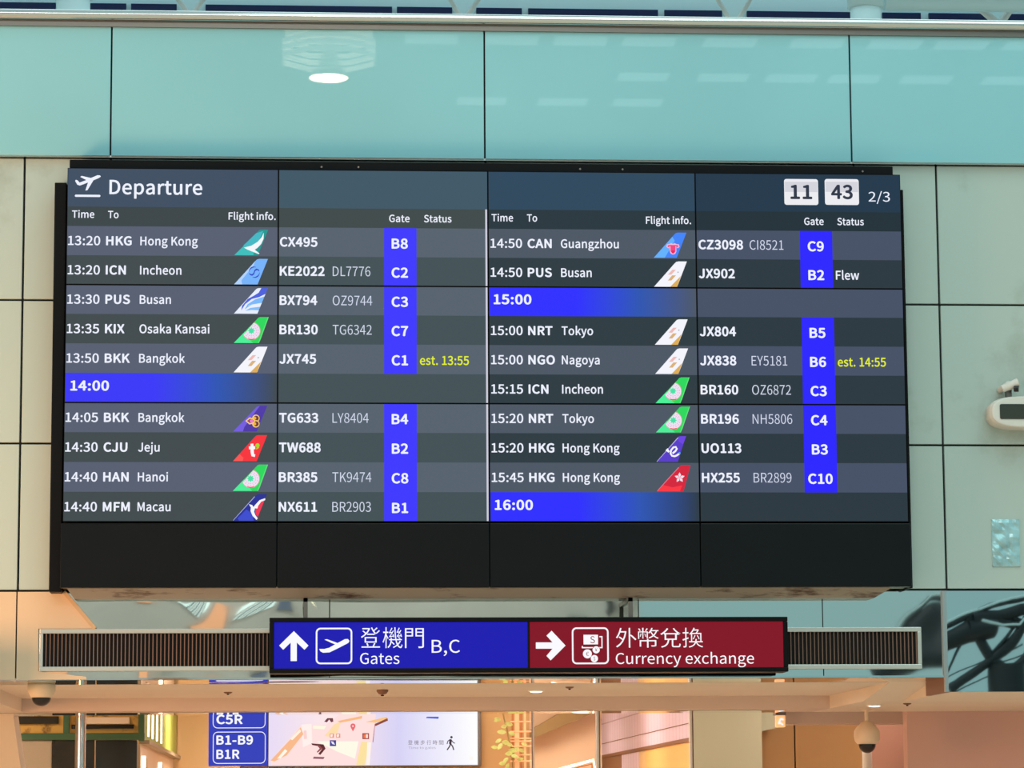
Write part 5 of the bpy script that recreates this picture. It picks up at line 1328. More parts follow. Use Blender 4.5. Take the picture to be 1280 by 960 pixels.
# crinkled plastic sheet
pA, pB = at(1239.5, 649, yw - 0.01), at(1275.5, 708, yw - 0.01)
t = thing('plastic_pouch', 'clear bluish crinkled plastic pouch fixed to the right wall', 'plastic pouch', ((pA.x + pB.x) / 2, yw, pB.z))
b = MB()
nx, nz = 8, 13
rng = random.Random(3)
hh = [[0.004 + 0.012 * rng.random() * (0.2 if i in (0, nx) or j in (0, nz) else 1) for i in range(nx + 1)] for j in range(nz + 1)]
vs = [(pA.x + (pB.x - pA.x) * i / nx, yw - 0.002 - hh[j][i], pA.z + (pB.z - pA.z) * j / nz) for j in range(nz + 1) for i in range(nx + 1)]
fs = [(j * (nx + 1) + i, (j + 1) * (nx + 1) + i, (j + 1) * (nx + 1) + i + 1, j * (nx + 1) + i + 1) for j in range(nz) for i in range(nx)]
b.add(vs, fs, M['foil'])
b.build('sheet', t)
b = MB()
w_ = 0.010
for a_, c_ in (((pA.x, pA.z), (pB.x, pA.z - w_)), ((pA.x, pB.z), (pB.x, pB.z + w_)), ((pA.x, pB.z), (pA.x + w_, pA.z)), ((pB.x - w_, pB.z), (pB.x, pA.z))):
    b.box((a_[0], yw - 0.006, a_[1]), (c_[0], yw, c_[1]), M['roofblue'])
b.build('border', t)

# ================================================================== passage behind the opening
# shell
b = MB()
b.box((-8, 3.6, 2.95), (8, 15, 3.1), M['plaster'])
struct(b.build('ceiling_passage'))
b = MB()
b.box((-8, 14.0, 0), (8, 14.2, 2.95), M['tan'])
struct(b.build('wall_back'))
b = MB()
b.box((-8.2, 0.3, 0), (-8, 15, 3.1), M['tan'])
struct(b.build('wall_passage_left'))
b = MB()
b.box((8, 0.3, 0), (8.2, 15, 3.1), M['tan'])
struct(b.build('wall_passage_right'))
# battered pier at the far left
b = MB()
q = [at(-60, 890, 3.75), at(17, 897, 3.75), at(26, 960, 3.75)]
sl = (q[2].x - q[1].x) / (q[1].z - q[2].z)
b.plate([(-6, 0), (q[1].x + sl * q[1].z, 0), (q[1].x - sl * 0.1, q[1].z + 0.1), (-6, q[1].z + 0.1)], 3.75, M['plaster'], 0.4)
struct(b.build('column'))
# pink wall and white column at right
b = MB()
x0 = at(1134, 920, 3.66).x
b.box((x0, 3.66, 0), (7, 3.8, BUL + 0.1), M['pink'])
struct(b.build('wall_pink'))
b = MB()
x0 = at(1087, 930, 5.2).x
b.box((x0, 5.2, 0), (7, 5.5, at(1100, 903, 5.2).z), M['pink'])
struct(b.build('wall_pink_rear'))
p_ = at(1083.5, 930, 4.9)
b = MB()
b.tube((p_.x, 4.9, 0), (p_.x, 4.9, at(1080, 905, 4.9).z + 0.1), 0.036, M['white'], 24)
struct(b.build('column_white'))

# orange wall with dark joint, sage wall before it
b = MB()
yo = 7.2
x0, xj, x1, x2 = at(940, 930, yo).x, at(993.5, 930, yo).x, at(1063, 930, yo).x, at(1130, 930, yo).x
zt_ = at(1000, 905, yo).z + 0.25
b.box((x0, yo, 0), (xj - 0.006, yo + 0.1, zt_), M['orange'])
b.box((xj + 0.006, yo, 0), (x2, yo + 0.1, zt_), M['orange'])
b.box((x0, yo + 0.05, 0), (x2, yo + 0.12, zt_), M['joint'])
struct(b.build('wall_orange'))
b = MB()
p_ = [at(866, 880, 6.4), at(952, 880, 6.4), at(957, 1000, 6.4)]
b.box((at(865, 900, 6.2).x, 6.2, 0), (at(952.5, 930, 6.2).x, 6.32, 2.95), M['sage'])
struct(b.build('wall_sage'))
b = MB()
za = at(960, 914, 6.3).z
b.add([(at(938, 890, 6.3).x, 6.3, za + 0.3), (at(984, 890, 6.3).x, 6.3, za + 0.3), (at(984, 907, 6.3).x, 6.3, at(984, 907, 6.3).z), (at(952, 914, 6.3).x, 6.3, za),
       (at(938, 890, 6.3).x, 7.2, za + 0.3), (at(984, 890, 6.3).x, 7.2, za + 0.3), (at(984, 907, 6.3).x, 7.2, at(984, 907, 6.3).z), (at(952, 914, 6.3).x, 7.2, za)],
      [(0, 3, 2, 1), (0, 4, 7, 3), (1, 2, 6, 5), (2, 3, 7, 6), (0, 1, 5, 4), (4, 5, 6, 7)], M['sage'])
struct(b.build('trim_5'))

# lit exit-style box
p0_, p1_ = at(970.5, 909, 4.28), at(981.5, 894, 4.28)
t = thing('lit_box_sign', 'small glowing peach box sign under the soffit beside the orange wall', 'sign', ((p0_.x + p1_.x) / 2, 4.28, p0_.z))
b = MB()
b.cbox((p0_.x, 4.28, p0_.z), (p1_.x, 4.34, p1_.z), mat('peach_diffuser', (250, 190, 140), 0.5, emit=(250, 176, 120), estr=0.8, var=0.1, vscale=40), 0.006)
b.build('diffuser', t)
b = MB()
b.box((p0_.x - 0.004, 4.27, p1_.z), (p1_.x + 0.004, 4.398, BUL + 0.02), M['steel_dark'])
b.build('mount', t)
b = MB()
for a_, c_ in (((973, 905), (976, 898)), ((976, 898), (979.5, 900)), ((974, 903), (979, 906))):
    u_, w_ = at(a_[0], a_[1], 4.277), at(c_[0], c_[1], 4.277)
    b.plate(stroke([(u_.x, u_.z), (w_.x, w_.z)], 0.012), 4.276, M['sign_white'])
b.build('symbol', t)

# lilac tiled side wall with bulkhead (runs away from the hall)
xt = at(862, 920, 6.4).x
yn, yfar = 6.4, 13.5
zn = at(862, 922, yn).z
b = MB()
b.box((xt, yn, zn), (xt + 0.2, yfar, 2.95), M['mosaic'])
struct(b.build('wall_tiled'))
b = MB()
b.box((xt - 0.006, yn, zn + 0.11), (xt + 0.002, yfar, zn + 0.115), M['brown'])
b.box((xt - 0.004, yn, zn - 0.03), (xt + 0.2, yfar, zn), M['brown'])
struct(b.build('trim_6'))
b = MB()
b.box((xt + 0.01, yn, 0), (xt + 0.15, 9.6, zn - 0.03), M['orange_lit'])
b.box((xt + 0.01, 9.6, 0), (xt + 0.15, 10.1, zn - 0.03), M['tan'])
b.box((xt + 0.01, 10.1, 0), (xt + 0.15, 11.6, zn - 0.03), M['mosaic'])
b.box((xt + 0.01, 11.6, 0), (xt + 0.15, yfar, zn - 0.03), M['brown'])
struct(b.build('wall_orange_tile'))

# beige side wall with olive bulkhead, second pane
xt2 = at(736, 897, 7.5).x
b = MB()
b.box((at(640, 930, 10.5).x, 10.5, 0), (at(752, 930, 10.5).x, 10.6, 2.95), M['beige'])
struct(b.build('wall_beige'))
b = MB()
q = [at(664, 912, 10.2), at(664, 924, 10.2), at(734, 897, 10.2), at(700, 894, 10.2), at(740, 892, 10.2)]
b.plate([(q[0].x, q[0].z), (q[1].x, q[1].z), (q[4].x, q[4].z), (q[4].x, q[4].z + 0.1), (q[3].x, q[3].z + 0.02)], 10.2, M['olive'], 0.3)
struct(b.build('beam_sloping'))
b = MB()
q = [at(690, 964, 10.3), at(742, 950, 10.3), at(746, 975, 10.3)]
b.plate(stroke([(q[0].x, q[0].z), (q[1].x, q[1].z), (q[2].x, q[2].z)], 0.022), 10.3, M['tube'], 0.03)  # bright frame edge, its light put in as glow
q = [at(712, 962, 10.32), at(740, 955, 10.32), at(741, 975, 10.32)]
b.plate(stroke([(p_.x, p_.z) for p_ in q], 0.012), 10.32, M['copper'], 0.03)
o = b.build('lit_frame_edge', origin=at(742, 950, 10.3))
tag(o, 'thin bright frame edge, drawn as a glowing strip, bent around a corner low behind the middle glass post', 'frame edge')

# glass partition posts
for px, w_, lb_ in ((667, 3.2, 'slim white partition post right of the leafy trellis'), (747.5, 4.4, 'dark-edged steel partition post left of the lilac tiled wall'),
                    (864, 4.4, 'pale steel partition post between the tiled wall and sage wall')):
    p_ = at(px, 930, 4.6)
    kk = (4.6 - CAM.y) / F_PX
    t = thing('partition_post', lb_, 'partition post', (p_.x, 4.6, 0), 'glass partition posts')
    b = MB()
    hw = w_ * kk / 2
    b.cbox((p_.x - hw, 4.56, 0), (p_.x + hw * 0.3, 4.64, 2.9), M['white'], 0.004)
    b.build('post', t)
    b = MB()
    if px > 700:
        b.cbox((p_.x + hw * 0.3, 4.57, 0), (p_.x + hw * 1.1, 4.63, 2.9), M['steel_dark'] if px < 800 else M['brown'], 0.003)
    else:
        b.cbox((p_.x - hw * 1.3, 4.57, 0), (p_.x - hw, 4.63, 2.9), M['brown'], 0.003)
    b.build('gasket', t)

# kiosk wall carrying the lit map and gate sign
yk = 8.6
b = MB()
b.box((at(222, 930, 13.2).x, 13.2, 0), (at(262, 930, 13.2).x + 0.5, 13.3, 2.95), M['tan'])
struct(b.build('wall_tan'))
b = MB()
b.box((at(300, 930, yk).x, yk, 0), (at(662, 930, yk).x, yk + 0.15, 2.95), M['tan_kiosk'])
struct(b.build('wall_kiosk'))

ym = yk - 0.12
p0_, p1_ = at(335.5, 957.5, ym), at(597, 880, ym)
KM = 1 / (F_PX / (ym - CAM.y))
t = thing('map_lightbox', 'wide glowing pinkish map lightbox with a walking figure, right of the blue gate sign', 'lightbox', ((p0_.x + p1_.x) / 2, ym, p0_.z))
b = MB()
b.cbox((p0_.x, ym + 0.012, p0_.z - 0.012), (p1_.x + 0.03, yk - 0.002, p1_.z + 0.03), M['steel_dark'], 0.006)
b.build('casing', t)
b = MB()
gm = screen('map_backdrop', (222, 214, 244))
t_ = gm.node_tree
bs = t_.nodes['Principled BSDF']
tcn = t_.nodes.new('ShaderNodeTexCoord'); spx = t_.nodes.new('ShaderNodeSeparateXYZ'); mr = t_.nodes.new('ShaderNodeMapRange'); rp = t_.nodes.new('ShaderNodeValToRGB')
mr.inputs['From Min'].default_value = p0_.x - (p0_.x + p1_.x) / 2
mr.inputs['From Max'].default_value = p1_.x - (p0_.x + p1_.x) / 2
for pos, colr in ((0.0, (232, 220, 246)), (0.3, (255, 232, 232)), (0.62, (214, 210, 246)), (1.0, (226, 222, 248))):
    e_ = rp.color_ramp.elements.new(pos)
    e_.color = lin(colr)
rp.color_ramp.elements.remove(rp.color_ramp.elements[0])
t_.links.new(tcn.outputs['Object'], spx.inputs[0]); t_.links.new(spx.outputs['X'], mr.inputs[0]); t_.links.new(mr.outputs[0], rp.inputs[0]); t_.links.new(rp.outputs[0], bs.inputs['Emission Color'])
b.box((p0_.x, ym, p0_.z), (p1_.x, ym + 0.012, p1_.z), gm)
mp_ = b.build('display', t)


def cm(x, y):
    "spot read in the 4.571x crop of the lightbox"
    q_ = at(330 + x / 4.571, 885 + y / 4.571, ym)
    return (q_.x, q_.z)


b = MB()
lay = [0]


def put(pts, col):
    lay[0] += 1
    b.plate([cm(*p_) for p_ in pts], ym - 0.0012 - 0.0003 * lay[0], sm(col))


put([(38, 300), (214, 95), (356, 95), (440, 30), (640, 30), (600, 325), (40, 325)], (255, 224, 222))
put([(214, 95), (272, 90), (276, 200), (222, 225)], (255, 240, 236))
put([(38, 300), (150, 180), (210, 110), (225, 150), (130, 270), (60, 305)], (250, 186, 140))
put([(75, 290), (120, 235), (134, 246), (95, 288)], (255, 250, 236))
put([(150, 178), (205, 120), (212, 134), (162, 184)], (255, 244, 226))
put([(280, 100), (356, 102), (344, 122), (280, 118)], (255, 248, 226))
put([(345, 160), (400, 95), (440, 75), (420, 140), (380, 165)], (255, 222, 170))
put([(420, 75), (560, 45), (560, 60), (436, 84)], (250, 186, 130))
put([(580, 80), (700, 50), (708, 66), (636, 84)], (252, 196, 130))
put([(632, 92), (706, 58), (708, 72), (636, 104)], (140, 70, 60))
put([(620, 195), (632, 92), (635, 92), (625, 195)], (200, 110, 110))
put([(300, 190), (540, 190), (520, 290), (420, 250)], (255, 250, 232))
put([(556, 192), (606, 196), (574, 325), (526, 325)], (252, 226, 160))
put([(590, 196), (612, 196), (604, 325), (584, 325)], (255, 244, 236))
put([(270, 202), (340, 208), (352, 232), (322, 268), (310, 262), (334, 232), (322, 220), (276, 212)], (96, 44, 48))
put([(300, 210), (318, 214), (334, 232), (306, 256), (302, 250), (318, 232)], (150, 76, 80))
put([(284, 278), (346, 280), (340, 292), (280, 290)], (150, 96, 110))
put([(376, 184), (412, 184), (412, 218), (376, 218)], (70, 66, 150))
put([(382, 190), (396, 192), (406, 210), (390, 206)], (236, 232, 248))
for q_ in (376, 412):
    put([(q_, 146), (q_ + 24, 146), (q_ + 24, 170), (q_, 170)], (232, 150, 130))
    put([(q_ + 4, 150), (q_ + 18, 150), (q_ + 14, 166), (q_ + 4, 166)], (255, 240, 230))
put([(562, 144), (600, 144), (600, 178), (562, 178)], (160, 60, 60))
put([(568, 150), (594, 150), (594, 172), (568, 172)], (250, 226, 214))
put([(568, 150), (582, 150), (582, 172), (568, 172)], (238, 120, 70))
put([(344, 78), (362, 58), (394, 58), (396, 78), (384, 82), (372, 66), (360, 82)], (110, 60, 70))
put([(493, 104), (497, 92), (508, 88), (519, 92), (523, 104), (518, 116), (508, 134), (498, 116)], (236, 104, 110))
put([(502, 104), (508, 98), (514, 104), (508, 110)], (255, 226, 226))
put([(226, 130), (242, 128), (246, 176), (228, 178)], (250, 210, 206))
put([(930, 50), (998, 50), (996, 62), (925, 58)], (72, 96, 214))
put([(1172, 276), (1194, 278), (1192, 298), (1170, 296)], (255, 248, 240))
b.build('map_graphic', mp_)
b = MB()
ink_ = sm((66, 56, 66))
ymt = ym - 0.002
for i, ch in enumerate('登機步行時間'):
    q_ = cm(836 + 35.4 * i, 208)
    text(b, ch, q_[0], q_[1], 28 / 4.571 * KM * 0.257 / 0.345, ymt, sm((120, 110, 124)), REG, width=25 / 4.571 * KM, align='c', mid=False)
q_ = cm(826, 234)
text(b, 'Time to gates', q_[0], q_[1], 13 / 4.571 * KM, ymt, sm((150, 142, 158)), LIGHT, width=154 / 4.571 * KM, mid=False)
c_ = cm(1071, 167)
b.plate(circle(c_[0], c_[1], 7 / 4.571 * KM, 16), ymt, ink_)
for pts, ww in ((((1066, 180), (1064, 206)), 14), (((1066, 178), (1050, 190), (1046, 206)), 5), (((1068, 180), (1078, 194), (1090, 202)), 5), (((1066, 204), (1060, 220), (1046, 240)), 7), (((1066, 204), (1078, 220), (1084, 240)), 7)):
    b.plate(stroke([cm(*p_) for p_ in pts], ww / 4.571 * KM), ymt, ink_)
b.build('lettering', mp_)

# blue gate direction sign
yg = yk - 0.2
p0_, p1_ = at(260.5, 957.5, yg), at(334.5, 870, yg)
t = thing('gate_direction_sign', 'blue gate sign listing B1-B9 and B1R, left of the map lightbox', 'sign', ((p0_.x + p1_.x) / 2, yg, p0_.z))
b = MB()
b.cbox((p0_.x, yg, p0_.z), (p1_.x, yg + 0.1, p1_.z), M['dir_blue'], 0.004)
b.build('sign_panel', t)
b = MB()
b.box((p0_.x + 0.1, yg + 0.1, p0_.z + 0.1), (p1_.x - 0.02, yk, p1_.z - 0.1), M['steel_dark'])
b.build('wall_bracket', t)
KG = 1 / (F_PX / (yg - CAM.y))
b = MB()
ygt = yg - 0.002


def g1(x, y):
    q_ = at(x / 3.7647, 720 + y / 3.7647, ygt)
    return (q_.x, q_.z)


for y0_, y1_ in ((884, 732), (717, 560)):
    a0_, a1_ = g1(1001, y0_), g1(1250, y1_)
    b.ring(rrect(a0_[0], a0_[1], a1_[0], a1_[1], 0.04), rrect(a0_[0] + 0.006, a0_[1] + 0.006, a1_[0] - 0.006, a1_[1] - 0.006, 0.034), ygt, M['dir_white'])
for s_, y_, w_ in (('B1-B9', 794, 170), ('B1R', 861, 107), ('C5R', 697, 122)):
    q_ = g1(1018, y_)
    text(b, s_, q_[0], q_[1], 43 / 3.7647 * KG, ygt, M['dir_white'], BOLD, width=w_ / 3.7647 * KG, mid=False)
b.build('lettering', t)

# leafy trellis
yv = 8.2
kk = (yv - CAM.y) / F_PX
t = thing('lit_trellis', 'glowing peach bar trellis standing right of the map lightbox', 'trellis', (at(648, 960, yv).x, yv, 0))
for px, w_ in ((646.5, 5), (656.5, 2.6)):
    b = MB()
    x_ = at(px, 930, yv).x
    b.box((x_ - w_ * kk / 2, yv, 0), (x_ + w_ * kk / 2, yv + 0.03, 2.6), M['peach_lit'])
    b.build('lit_bar', t)
for px in (641, 651.5):
    b = MB()
    x_ = at(px, 930, yv).x
    b.box((x_ - 0.008, yv, 0), (x_ + 0.008, yv + 0.02, 2.6), M['copper'])
    b.build('upright', t)
for py in (902, 914.5, 923, 926.5, 933, 943.5, 951.5):
    b = MB()
    p_ = at(650, py, yv - 0.02)
    b.tube((at(638, py, yv).x, yv - 0.012, p_.z), (at(664, py, yv).x, yv - 0.012, p_.z), 0.006, M['peach_lit'], 8)
    b.build('rung', t)
t = thing('climbing_plant', 'pale green leafy climbing plant on the glowing trellis', 'plant', (at(640, 960, yv - 0.05).x, yv - 0.05, 0))
rng = random.Random(11)
b = MB()
pts = [(648, 965), (641, 940), (636, 925), (634, 912), (630, 898), (628, 885)]
P3 = [at(x_, y_, yv - 0.06) for x_, y_ in pts]
P3[0].z = 0.0
for i in range(len(P3) - 1):
    b.tube(P3[i], P3[i + 1], 0.006, M['stem'], 8)
b.build('stem', t)
leaves = [(622, 899, 10, 20), (636, 905, 11, 200), (630, 908, 9, 150), (627, 915, 12, 175), (640, 917, 10, 20), (623, 926, 9, 150), (632, 928, 11, 200),
          (618, 934, 9, 175), (625, 933, 10, 110), (637, 931, 9, 10), (641, 938, 12, 200), (652, 938, 9, 30), (636, 942, 11, 160), (643, 945, 10, 190),
          (632, 950, 9, 120), (628, 954, 10, 170), (646, 936, 8, 60), (620, 901, 6, 170), (655, 930, 8, 20), (650, 949, 9, 350), (634, 958, 9, 100)]
for lx, ly, ln, ang in leaves:
    b = MB()
    c_ = at(lx, ly, yv - 0.07 - 0.04 * rng.random())
    a_ = math.radians(ang + rng.uniform(-15, 15))
    L_ = ln * kk
    dx = Vector((math.cos(a_), rng.uniform(-0.4, 0.4), -math.sin(a_) * 0.6)).normalized()
    up = Vector((-dx.z, rng.uniform(-0.5, 0.5), dx.x)).normalized()
    nn = dx.cross(up).normalized()
    prof = [(-0.5, 0), (-0.3, 0.2), (0, 0.28), (0.3, 0.18), (0.5, 0)]
    mid = [c_ + dx * (s0 * L_) + nn * (0.06 * L_ * (1 - 4 * s0 * s0)) for s0, _ in prof]
    top = [c_ + dx * (s0 * L_) + up * (w0 * L_) for s0, w0 in prof]
    bot = [c_ + dx * (s0 * L_) - up * (w0 * L_) for s0, w0 in prof]
    vs = mid + top + bot
    fs = []
    for i in range(4):
        fs += [(i, i + 1, 5 + i + 1, 5 + i), (i + 1, i, 10 + i, 10 + i + 1)]
    b.add(vs, fs, M['leaf'], True)
    b.build('leaf', t)

# polished pole
p_ = at(100.5, 930, 4.1)
b = MB()
rr = 6.6 * (4.1 - CAM.y) / F_PX
b.tube((p_.x, 4.1, 0), (p_.x, 4.1, 2.9), rr, M['steel'], 28)
b.lathe((p_.x, 4.1, 0), [(rr * 1.8, 0), (rr * 1.8, 0.02), (rr * 1.05, 0.04)], M['steel'], 28)
o = b.build('steel_pole', origin=(p_.x, 4.1, 0))
tag(o, 'polished steel pole standing before the green framed shopfront', 'pole')

# green framed shopfront
yg2 = 6.6
t = thing('shopfront', 'green framed shopfront with dark glass and gilt transom lights behind the steel pole', 'shopfront', (at(100, 960, yg2).x, yg2, 0))


def S_(px, py):
    q_ = at(px, py, yg2)
    return q_.x, q_.z


b = MB()


def gbox(px0, py0, px1, py1, m, y0=0.0, d=0.08, mb=None):
    (xa, za_), (xb, zb2) = S_(px0, py1), S_(px1, py0)
    (mb or b).cbox((xa, yg2 + y0, za_), (xb, yg2 + y0 + d, zb2), m, 0.004)


gbox(12, 916, 180.5, 925.5, M['green'])
gbox(79, 880, 87, 917, M['green'], -0.003)
gbox(173, 880, 180.5, 926.5, M['green'], -0.004)
gbox(12, 872, 181, 882, M['green'])
b.build('frame', t)
for a_, c_ in ((12, 79), (87, 173)):
    b = MB()
    gbox(a_, 880, c_, 917, M['gold'], 0.06, 0.04, b)
    b.build('transom_panel', t)
    b = MB()
    gbox(a_ + 2 if a_ > 50 else a_, 895 if a_ < 50 else 905.5, c_ - 6, 905 if a_ < 50 else 911, M['darkglass'], 0.03, 0.02, b)
    b.build('transom_glass', t)
    if a_ > 50:
        b = MB()
        gbox(108, 896, 162, 905, M['beige'], 0.025, 0.03, b)
        b.build('transom_board', t)
(xa, _z), (xb, zz) = S_(20, 960), S_(64, 925)
b = MB()
b.cbox((xa - 0.1, yg2 + 0.02, 0), (xb, yg2 + 0.06, zz), M['greige'], 0.003)
b.build('side_panel', t)
for a_, c_ in ((64, 118), (119, 171)):
    (xa, _z), (xb, zz) = S_(a_, 960), S_(c_, 925)
    b = MB()
    b.cbox((xa, yg2 + 0.03, 0), (xb, yg2 + 0.05, zz), M['darkglass'], 0.002)
    b.build('door_glass', t)

# lit side of the shop, running back
xs1 = at(181.5, 930, yg2).x + 0.005
yS2 = 13.2
zsh = at(181, 924.5, yg2).z
t = thing('shop_side_screen', 'lime corrugated screen with lit white tubes beside the green shopfront', 'shop screen', (xs1, yg2, 0))
b = MB()
n = 40
vs = []
for i in range(n + 1):
    y_ = yg2 + 0.16 + (yS2 - yg2 - 0.21) * i / n
    vs += [(xs1 - 0.02 - (0.02 if i % 2 else 0), y_, zsh), (xs1 - 0.02 - (0.02 if i % 2 else 0), y_, 2.7)]
b.add(vs, [(2 * i, 2 * i + 2, 2 * i + 3, 2 * i + 1) for i in range(n)], M['lime'])
b.build('corrugated_sheet', t)
b = MB()
b.box((xs1 - 0.06, yg2 + 0.16, zsh - 0.03), (xs1 + 0.02, yS2, zsh), M['greige'])
b.build('shelf', t)
b = MB()
b.box((xs1 - 0.08, yg2 + 0.16, 0), (xs1 - 0.05, yS2, zsh - 0.03), M['beige'])
b.build('lower_panel', t)
for y_ in (6.92, 7.6, 8.35, 9.2):
    b = MB()
    b.tube((xs1 + 0.005, y_, zsh + 0.03 + (0.0 if y_ < 8 else 0.0)), (xs1 + 0.005, y_, 2.62), 0.0075, M['tube'], 12)
    b.build('light_tube', t)
for y_, zz in ((7.0, 0.0), (9.9, 0.0)):
    b = MB()
    b.cbox((xs1 - 0.045, y_, zsh - 0.35), (xs1 - 0.02, y_ + 0.3, zsh - 0.13), M['orange'], 0.004)
    b.build('poster', t)
    b = MB()
    b.tube((xs1 - 0.03, y_ - 0.1, zsh - 0.45), (xs1 - 0.03, y_ - 0.1, zsh - 0.12), 0.016, M['tube'], 10)
    b.build('light_tube', t)

# ================================================================== upper level above the parapet
yu = 8.0
b = MB()
b.box((-9, yu, 6.3), (9, yu + 0.1, 9.5), M['roofblue'])
struct(b.build('wall_upper_rear'))
# dark clerestory slot, pale strip and beam
za = at(640, 17, yu).z
zb_ = at(640, 11.2, yu).z
zc = at(640, 4.5, yu).z
for k_, (px0, px1) in enumerate(((-40, 70), (113, 158), (164, 221), (257, 490), (496, 565), (595, 652), (660, 822), (830, 902), (933, 1062), (1102, 1150), (1160, 1235), (1258, 1330))):
    b = MB()
    x0, x1 = at(px0, 12, yu).x, at(px1, 12, yu).x
    b.box((x0, yu - 0.03, za - 0.08), (x1, yu, zb_), M['roofdark'])
    o = struct(b.build('window_%d' % (k_ + 1)))
b = MB()
b.box((-8, yu - 0.9, zc), (8, yu - 0.6, zc + 0.6), M['roofblue'])
struct(b.build('beam_upper'))
for px0, px1 in ((70, 113), (1062, 1102)):
    b = MB()
    yq = yu - 1.2
    p_ = at((px0 + px1) / 2, 10, yq)
    rr = (px1 - px0) / 2 * (yq - CAM.y) / F_PX
    b.tube((p_.x, yq, 5.9), (p_.x, yq, 9.4), rr, M['roofblue'], 32)
    b.lathe((p_.x, yq, 0), [(rr * 1.0, at(640, 6, yq).z), (rr * 1.18, at(640, 5, yq).z), (rr * 1.18, 9.4)], M['roofblue'], 32)
    struct(b.build('column_upper'))
for (a0_, a1_, b0_, b1_, w_), lb_ in zip((((218, -6), (233, 13), (258, -6), (244, 13), 6), ((560, -6), (572, 15), (602, -6), (587, 15), 6), ((894, -6), (909, 19), (941, -6), (926, 19), 6), ((1203, -8), (1240, 23), (1276, -8), (1255, 23), 10)),
                                       ('pale V roof struts over the left parapet pane', 'pale V roof struts above the middle parapet joint', 'pale V roof struts left of the right upper column', 'thick pale V roof struts at the far right')):
    yq = yu - 0.35
    p_ = at((a1_[0] + b1_[0]) / 2, a1_[1], yq)
    t = thing('roof_strut_pair', lb_, 'roof strut', p_, 'V struts of the roof')
    rr = w_ / 2 * (yq - CAM.y) / F_PX
    for u_, v_ in ((a0_, a1_), (b0_, b1_)):
        b = MB()
        s_, e_ = at(u_[0], u_[1], yq), at(v_[0], v_[1], yq)
        dd = (s_ - e_)
        b.tube(e_ - dd * 0.3, s_ + dd * 0.8, rr, M['white'], 16)
        b.build('strut', t)
p_ = at(1200, 4, yu - 0.5)
b = MB()
b.tube((at(1104, 5, yu - 0.5).x, yu - 0.55, at(1104, 2, yu - 0.5).z), (7.8, yu - 0.55, at(1104, 2, yu - 0.5).z), 0.09, M['roofblue'], 24)
o = b.build('air_duct', origin=p_)
tag(o, 'round pale blue air duct under the roof right of the upper column', 'air duct')

# ================================================================== the hall behind the photographer (seen in the mirrors)
b = MB()
b.box((-30, -50.3, 0), (6.2, -50, 9.5), M['hallwall'])
b.box((6.2, -50.3, 0), (30, -50, 3.0), M['hallwall'])
struct(b.build('wall_far'))
LP = at(411, 98, 0.34 + 8.0)
LP.y = -8.0
t = thing('pendant_lamp', 'white ringed pendant lamp with a glowing round lens, mirrored in the turquoise glass', 'pendant lamp', LP)
kz = (WALL_Y - CAM.y + WALL_Y - LP.y) / F_PX
b = MB()
for i in range(4):
    z_ = 22 * kz + i * 9 * kz
    r_ = (64 if i < 3 else 60) * kz
    b.lathe((LP.x, LP.y, LP.z + z_), [(r_ - 3 * kz, 0), (r_, 0.5 * kz), (r_, 6 * kz), (r_ - 4 * kz, 6.5 * kz)], M['shade'], 8, False, math.radians(22.5))
b.lathe((LP.x, LP.y, LP.z + 58 * kz), [(60 * kz, 0), (56 * kz, 8 * kz), (40 * kz, 10 * kz)], M['shade'], 8, False, math.radians(22.5))
b.build('shade_rings', t)
b = MB()
b.lathe(LP, [(0, 0), (24 * kz, 0), (24.5 * kz, 1 * kz)], M['lamp'], 32)
b.build('lens', t)
b = MB()
b.lathe(LP, [(24.6 * kz, 0.5 * kz), (25 * kz, 4 * kz), (14 * kz, 16 * kz), (5 * kz, 60 * kz)], M['white'], 32)
b.tube((LP.x, LP.y, LP.z + 58 * kz), (LP.x, LP.y, 10.2), 0.02, M['steel_dark'], 8)
b.build('stem', t)

b = MB()
b.box((-9, -8.1, 10.2), (9, -7.9, 10.45), M['roofblue'])
struct(b.build('beam_hall'))

# branching steel column with arched trusses
YV = 43.0
YR = 0.41 - YV
KV = (YV - CAM.y) / F_PX


def mr_(px, py, dy=0.0):
    "where a thing stands in the hall that the right mirror shows at a spot of the photograph"
    q_ = at(px, py, YV)
    return Vector((q_.x, YR + dy, q_.z))


cx = mr_(1257, 850).x
t = thing('branching_column', 'dark branching steel column carrying arched roof trusses, seen in the right mirror', 'steel column', (cx, YR, 0))
b = MB()
b.tube((cx, YR, 0), (cx, YR, mr_(1257, 830).z), 17 * KV, M['truss'], 24)
b.build('shaft', t)
for pts, w_ in ((((1256, 842), (1240, 818), (1210, 770)), 12), (((1240, 826), (1216, 846), (1190, 864)), 13), (((1238, 828), (1262, 800), (1296, 752)), 13),
                (((1256, 842), (1272, 826), (1300, 790)), 12), (((1206, 800), (1196, 820), (1184, 842)), 4), (((1268, 762), (1258, 788), (1244, 812)), 4)):
    b = MB()
    for u_, v_ in zip(pts[:-1], pts[1:]):
        b.tube(mr_(*u_), mr_(*v_), w_ / 2 * KV, M['truss'], 16)
    b.build('branch', t)
for pts, ww in ((((1100, 822), (1130, 806), (1153, 794), (1180, 776), (1215, 767), (1250, 768), (1300, 786)), 9),
                (((1100, 838), (1130, 824), (1160, 810), (1184, 796), (1212, 786), (1240, 784)), 26),
                (((1216, 768), (1235, 755), (1252, 748), (1290, 738), (1340, 734)), 8), (((1216, 772), (1244, 770), (1275, 757), (1330, 748)), 18),
                (((1240, 776), (1262, 783), (1290, 774)), 14)):
    b = MB()
    for u_, v_ in zip(pts[:-1], pts[1:]):
        b.tube(mr_(*u_), mr_(*v_), ww / 2 * KV, M['truss'], 14)
    b.build('arch_chord', t)
